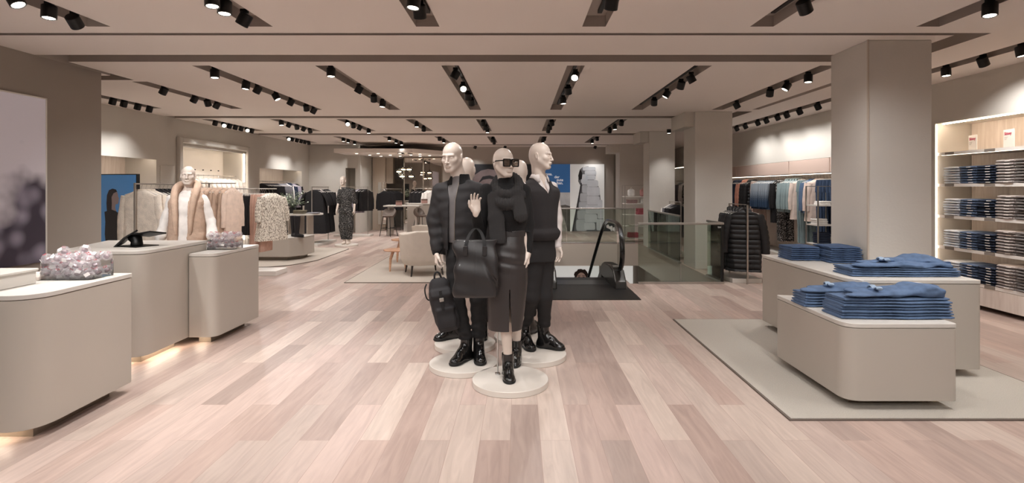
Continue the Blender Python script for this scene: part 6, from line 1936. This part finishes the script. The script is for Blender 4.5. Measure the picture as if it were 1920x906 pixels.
def tall_boot(x, y, z, rz, label):
    o = root('tall_boot', (x, y, z), R(rz), label, 'boot', 'tall black boots on the low cabinet')
    F = Field((-.12, -.24, -.0), (.12, .14, .48), .009)
    F.loft([(.0, 0, .03, .04, .045), (.08, 0, .025, .04, .05), (.2, 0, .02, .05, .058), (.36, 0, .02, .062, .07), (.45, 0, .02, .066, .072)], .02)
    F.ell((0, -.06, .035), (.042, .13, .04), .03); F.ell((0, .035, .03), (.036, .04, .04), .02)
    F.fn(lambda f, X, Y, Z: np.maximum(f, .002 - Z)); F.mesh('shaft', mat('suede_black', '232124', .85), o)
    mb = MB(); mb.prism(rpoly([(-.035, -.18), (.035, -.18), (.038, .07), (-.038, .07)], .03, 4), .0, .012); mb.build('sole', M_sole, o)
tall_boot(-4.90, 11.55, .491, 40, 'tall black suede boot, rear of the pair on the low cabinet')
tall_boot(-4.76, 11.42, .491, 62, 'tall black suede boot, front of the pair on the low cabinet')
def plant():
    o = root('potted_plant', (-5.42, 12.7, .94), 0, 'leafy green plant in black pot on the half round table', 'plant')
    mb = MB(); mb.lathe([(0, 0), (.075, 0), (.09, .14), (.084, .14), (.07, .12), (0, .12)], 20); mb.build('pot', M_black, o, smooth=True)
    r = random.Random(5); st = MB(); lv = MB()
    for k in range(44):
        a = r.uniform(0, 2 * PI); sp = r.uniform(.08, .36); h = r.uniform(.12, .42)
        p0 = Vector((0, 0, .12)); p1 = Vector((math.cos(a) * sp * .5, math.sin(a) * sp * .5, .12 + h * .7)); p2 = Vector((math.cos(a) * sp, math.sin(a) * sp, .12 + h))
        st.tube([p0, p1, p2], .003, 4)
        for j in range(11):
            t = .3 + .7 * j / 10
            p = p0.lerp(p1, t * 2) if t < .5 else p1.lerp(p2, t * 2 - 1)
            b = r.uniform(0, 2 * PI); l = r.uniform(.04, .075); u = Vector((math.cos(b), math.sin(b), r.uniform(-.3, .6))).normalized(); s_ = u.cross(Vector((0, 0, 1))).normalized() * l * .3
            lv.add([p, p + u * l * .5 + s_, p + u * l, p + u * l * .5 - s_], [(0, 1, 2, 3)])
    st.build('stems', mat('stem_green', '55604A', .7), o)
    lv.build('leaves', mat('leaf_green', '7F8C74', .6, col2='BCC4B0', nscale=30), o)
plant()

# ================================================================ lounge
M_boucle = mat('cream_boucle', 'CFC4B8', .95, bump=.6, bscale=160, noise=.03)
def armchair(x, y, rz, label):
    o = root('armchair', (x, y, 0), R(rz), label, 'armchair', 'cream armchairs on the beige rug')
    # faces +y locally, its back towards -y
    F = Field((-.5, -.5, .15), (.5, .5, .95), .014)
    F.loft([(.2, 0, 0, .36, .36), (.3, 0, -.0, .40, .40), (.5, 0, -.01, .42, .42), (.84, 0, -.03, .44, .43)], .02, p=2.6)
    F.loft([(.40, 0, .05, .29, .31), (.6, 0, .05, .30, .33), (.95, 0, .04, .32, .34)], .03, 's', p=2.6)
    F.fn(lambda f, X, Y, Z: np.where(Y > .0, np.maximum(f, Z - (.84 - .62 * np.clip((Y - .0) / .4, 0, 1) ** 1.1)), f))
    F.fn(lambda f, X, Y, Z: np.maximum(f, Z - .80 + .25 * np.clip(np.abs(X) - .2, 0, 1)))
    F.mesh('shell', M_boucle, o)
    F = Field((-.4, -.4, .3), (.4, .48, .55), .014)
    F.box((0, .08, .42), (.29, .31, .06), .05, .02); F.mesh('seat_cushion', M_boucle, o)
    for sx_ in (-1, 1):
        for sy in (-1, 1):
            mb = MB(); mb.tube([(sx_ * .25, sy * .24, .22), (sx_ * .28, sy * .28, 0)], [.02, .012], 8); mb.build('leg', mat('dark_wood', '2E2622', .5), o)
armchair(-1.72, 9.55, 22, 'cream upholstered armchair seen from behind on the beige rug')
armchair(-1.75, 11.0, -20, 'cream armchair farther back, mostly hidden behind the front armchair')
def side_table(x, y, r, h, label):
    o = root('side_table', (x, y, 0), R(15), label, 'side table', 'round oak side tables')
    mb = MB(); mb.lathe([(0, h - .022), (r - .008, h - .022), (r, h - .012), (r, h - .003), (r - .004, h), (0, h)], 40); mb.build('table_top', M_oak, o, smooth=True)
    for k in range(4):
        a = R(45 + 90 * k); c, s_ = math.cos(a), math.sin(a)
        mb = MB(); mb.tube([(c * r * .45, s_ * r * .45, h - .02), (c * r * .72, s_ * r * .72, h * .55), (c * r * .8, s_ * r * .8, 0)], [.022, .02, .013], 8, flat=1.3); mb.build('leg', M_oak, o, smooth=True)
side_table(-2.42, 11.2, .28, .47, 'taller round oak side table behind the armchair')
side_table(-2.28, 9.95, .26, .40, 'lower round oak side table beside the armchair')

# ================================================================ cafe corner
ht = root('high_table', (-3.85, 17.5, 0), 0, 'high communal table with pale top between two bar stools', 'high table')
mb = MB(); mb.box(-.55, .6, -.35, .35, .93, .975); mb.build('table_top', M_top, ht, bevel=.004)
mb = MB(); mb.box(-.42, -.36, -.3, .3, 0, .93); mb.build('panel_leg', M_steel, ht)
mb = MB(); mb.box(.46, .52, -.3, .3, 0, .93); mb.build('panel_leg', M_desk, ht)
M_shell = mat('taupe_leather', '6E625A', .55)
def stool(x, y, rz, label):
    o = root('bar_stool', (x, y, 0), R(rz), label, 'bar stool', 'bar stools at the high table')
    F = Field((-.3, -.3, .5), (.3, .3, 1.0), .012)
    F.ell((0, 0, .76), (.24, .23, .20), .02); F.ell((0, .06, .88), (.20, .22, .19), .03, 's')
    F.fn(lambda f, X, Y, Z: np.maximum(f, Z - (.66 + .32 * np.clip((-Y + .05) / .2, 0, 1)))); F.fn(lambda f, X, Y, Z: np.maximum(f, .6 - Z))
    F.mesh('seat_shell', M_shell, o)
    for sx_ in (-1, 1):
        for sy in (-1, 1):
            mb = MB(); mb.tube([(sx_ * .12, sy * .12, .62), (sx_ * .2, sy * .2, 0)], .010, 7); mb.build('leg', M_black, o)
    mb = MB(); q = .17; mb.tube([(-q, -q, .26), (q, -q, .26), (q, q, .26), (-q, q, .26), (-q, -q, .26)], .008, 6); mb.build('foot_rest', M_black, o)
stool(-4.2, 17.05, 160, 'dark bar stool left of the high table')
stool(-3.22, 17.3, 250, 'taupe bar stool right of the high table')
ct = root('service_counter', (-3.3, 18.45, 0), 0, 'pale counter behind the high table in front of the mirror', 'counter')
mb = MB(); mb.box(-.55, .6, -.25, .25, .0, .98); mb.build('body', M_desk, ct)
mb = MB(); mb.box(-.57, .62, -.27, .27, .98, 1.01); mb.build('countertop', M_top, ct)
rack('clothes_rack', -3.72, 18.88, -3.0, 18.88, 1.52, 'clothes rack standing in for a reflection in the big mirror', base=False)  # rack and its clothes stand in for a reflection in the mirror
rail([('black_sweater', 'black sweater', 3), ('white_blouse', 'white blouse', 2)], (-3.7, 18.88, 1.52), (-3.05, 18.88, 1.52), 20, 'on the stand-in rack by the mirror', 'stand-in clothes by the mirror', 4, 'left end')
mr = root('wall_mirror', (-3.45, 19.03, 0), 0, 'tall two part wall mirror behind the counter', 'mirror')
for a, b in ((-.66, -.02), (.02, .66)):
    mb = MB(); mb.box(a, b, -.008, 0, .3, 2.6); mb.build('mirror_pane', mat('mirror_silver', 'D9D5D0', .02, metal=1), mr)
mb = MB()
for a in (-.68, 0, .68): mb.box(a - .02, a + .02, -.02, .0, .28, 2.62)
mb.box(-.7, .7, -.02, 0, 2.6, 2.64); mb.build('mirror_frame', M_plinth, mr)
# slim cafe wall mirror strips
for k, (x, lb) in enumerate(((-5.15, 'first'), (-4.98, 'second'))):
    mb = MB(); mb.box(x - .06, x + .06, 19.58, 19.598, .2, 1.75)
    T(mb.build('mirror_strip', MATS['mirror_silver']), 'narrow dark mirror strip on the cafe pier, %s from its left edge' % lb, 'mirror')
glass_mat('smoked_globe', 'D3CBC3', .02, ior=1.4)
M_glow = mat('pendant_glow', 'FFE9CF', .4, emit=14)
for k, (px, py, d) in enumerate(((748, 322, 17.0), (756, 318, 17.3), (767, 318, 17.1), (754, 331, 16.95), (771, 331, 17.25))):
    x = (px - 975) * d / 1000; z = EYE - (py - 352) * d / 1000
    o = root('pendant_lamp', (x, d, z), 0, 'smoked glass globe pendant, %s of the cluster over the high table' % ['leftmost', 'back left', 'back right', 'lower left', 'lower right'][k], 'pendant lamp', 'globe pendants over the high table')
    mb = MB(); mb.lathe([(.0, -.08), (.05, -.075), (.095, -.05), (.12, -.01), (.115, .03), (.08, .065), (.03, .08), (.02, .085)], 20); mb.build('glass_globe', MATS['smoked_globe'], o, smooth=True)
    mb = MB(); mb.lathe([(0, -.018), (.07, -.018), (.078, 0), (.07, .016), (0, .016)], 18); mb.build('light_disc', M_glow, o, smooth=True)
    mb = MB(); mb.cyl(0, 0, .08, .12, .018, 10); mb.build('socket', M_black, o)
    mb = MB(); mb.cyl(0, 0, .12, 2.66 - z - .02, .0025, 5); mb.build('cord', M_black, o)
    mb = MB(); mb.cyl(0, 0, 2.66 - z - .02, 2.66 - z, .05, 14); mb.build('ceiling_cup', M_black, o)
for x, y, z, rz, lb in ((-3.95, 17.4, .975, 10, 'small pink and grey box on the high table'), (-3.3, 18.4, 1.01, 20, 'small brown box on the counter by the mirror')):
    o = root('product_box', (x, y, z), R(rz), lb, 'box')
    mb = MB(); mb.box(-.1, .1, -.07, .07, 0, .1); mb.build('carton', mat('carton_pink', 'A9857E', .7), o, bevel=.004)
    mb = MB(); mb.box(-.1, .1, -.07, .07, .1, .15); mb.build('lid', mat('carton_brown', '6B564C', .7), o, bevel=.004)

# ================================================================ shelf with pink goods behind the stairwell
def met_shelf(x0, x1, y0, y1, zs, ht_, label):
    o = root('metal_shelf_unit', (x0, y0, 0), 0, label, 'shelf unit')
    W_, D_ = x1 - x0, y1 - y0
    for a in (0, W_):
        for b in (0, D_):
            mb = MB(); mb.box(a - .01, a + .01, b - .01, b + .01, 0, ht_); mb.build('upright', M_steel, o)
    for z in zs:
        mb = MB(); mb.box(0, W_, 0, D_, z - .02, z); mb.build('shelf_board', M_white, o)
    mb = MB()
    mb.box(0, W_, -.008, .008, ht_ - .012, ht_); mb.build('top_frame', M_steel, o)
    mb = MB(); mb.box(0, W_, D_ - .008, D_ + .008, ht_ - .012, ht_); mb.build('top_frame', M_steel, o)
    return o
met_shelf(2.98, 3.9, 15.15, 15.55, (.12, .45, .78, 1.1, 1.3), 1.62, 'slim metal shelf unit with pink goods behind the stair opening')
PG = 'goods on the shelf unit behind the stairs'
c_rose = C_('rose', 'B5636B'); c_rosel = C_('light_rose', 'D8A3A0')
for (x, z, m, n, lb) in ((3.25, .12, c_rose, 4, 'folded rose scarf on the lowest board'), (3.5, .78, c_rose, 5, 'folded rose scarf on the middle board'), (3.22, 1.1, C_('grey_rose', 'A98E8B'), 3, 'folded grey rose scarf'), (3.6, 1.1, c_white, 4, 'folded white towel on the fourth board'), (3.3, .45, c_white, 1, 'folded white towel on the second board')):
    folded_cloth(x, 15.35, z + .001, m, n, lb, PG, .28, .25, .035)
for x, m, lb in ((3.2, c_white, 'white fabric pouch on the top board'), (3.55, c_rosel, 'pink rounded pouch on the top board'), (3.3 + .08, c_white, None)):
    if lb is None: continue
    o = root('fabric_pouch', (x, 15.35, 1.301), 0, lb, 'pouch', PG)
    F = Field((-.13, -.1, -.01), (.13, .1, .28), .012); F.box((0, 0, .1), (.10, .07, .1), .05, .02); F.mesh('pouch_body', m, o)
    mb = MB(); mb.tube([(-.04, 0, .19), (0, 0, .25), (.04, 0, .19)], .01, 6); mb.build('loop', m, o, smooth=True)
# wall column behind it and low goods
mb = MB(); mb.box(3.3, 3.34, 19.2, 21.6, 0, 3); mb.box(3.34, 4.2, 19.1, 19.2, 0, 3); T(mb.build('wall_return', M_wall), kind='structure')
# small shelf unit on the right wall
met_shelf(5.42, 5.8, 9.7, 10.1, (.15, .52, .87, 1.23), 1.58, 'small metal shelf unit with folded shirts in front of the right wall rail')
folded_cloth(5.55, 9.9, .871, c_white, 3, 'folded white shirt on the middle board', 'folded shirts on the small shelf unit', .22, .2, .035)
folded_cloth(5.62, 9.9, 1.231, c_white, 2, 'folded white shirt on the upper board', 'folded shirts on the small shelf unit', .22, .2, .035)
folded_cloth(5.6, 9.9, .521, c_navy, 5, 'folded navy shirt on the lower board', 'folded shirts on the small shelf unit', .24, .2, .04)
# ================================================================ light
def spot(x, y, z, tgt, power, size=62, blend=.75, col=(1, .975, .955)):
    l = bpy.data.lights.new('spot_beam', 'SPOT'); l.energy = power; l.spot_size = R(size); l.spot_blend = blend
    l.color = col; l.shadow_soft_size = .035
    o = bpy.data.objects.new('spot_beam', l); COL.objects.link(o)
    o.location = (x, y, z)
    o.rotation_euler = (Vector(tgt) - Vector((x, y, z))).to_track_quat('-Z', 'Y').to_euler()
    return o
for (x, y, z, t, r, sx, aim, dv) in BEAMS:
    if r == 4: p = 38
    elif aim == 'w': p = (85 if y < 8 else 42) if sx > 0 else 48
    elif aim == 'C': p = 110
    elif aim == 'M': p = 200
    elif aim == 'P': p = 95
    elif r == 0: p = 72
    elif r == 1: p = 70
    elif r == 2: p = 90
    else: p = 70
    spot(x + dv.x * .075, y + dv.y * .075, z + dv.z * .075, t, p * 1.35, (92 if aim in 'dblr' else 104 if aim == 'w' and sx > 0 else 80), 1.0)
for x in SLOTX[2:]:  # unseen spots added overhead and behind the camera as forward fill
    for y in (-1.6, .1, 2.7, 3.4):
        if abs(x) > 3 and y < 1: continue
        clone(lampA, (x + .03, y, 2.955), None, 'added black spotlight out of view in the ceiling slots nearest the camera', 'added spotlights nearest the camera')
        spot(x, y, 2.9, (x + rnd.uniform(-.4, .4), y + (2.6 if y < 1 else .6), .3), 215 if y < 1 else 88, 96, 1.0)
for (x, y) in CAFE:
    spot(x, y, 2.64, (x, y + .1, 0), 45, 120, 1.0)
for (x, y) in ((-5.9, 17.75), (-5.45, 17.9), (-6.4, 17.7)):
    spot(x, y, 2.97, (x, y + .35, 1.6), 40, 70, 1.0)
w = bpy.data.worlds.new('world'); SC.world = w; w.use_nodes = True
w.node_tree.nodes['Background'].inputs[0].default_value = lin('C9BFB6'); w.node_tree.nodes['Background'].inputs[1].default_value = .3
SC.view_settings.view_transform = 'Standard'; SC.view_settings.look = 'None'
SC.view_settings.gamma = 1; SC.view_settings.use_curve_mapping = False
SC.view_settings.exposure = -.62

cy = SC.cycles
cy.max_bounces = 8; cy.diffuse_bounces = 5; cy.glossy_bounces = 4; cy.transmission_bounces = 6; cy.transparent_max_bounces = 16
cy.adaptive_threshold = .02
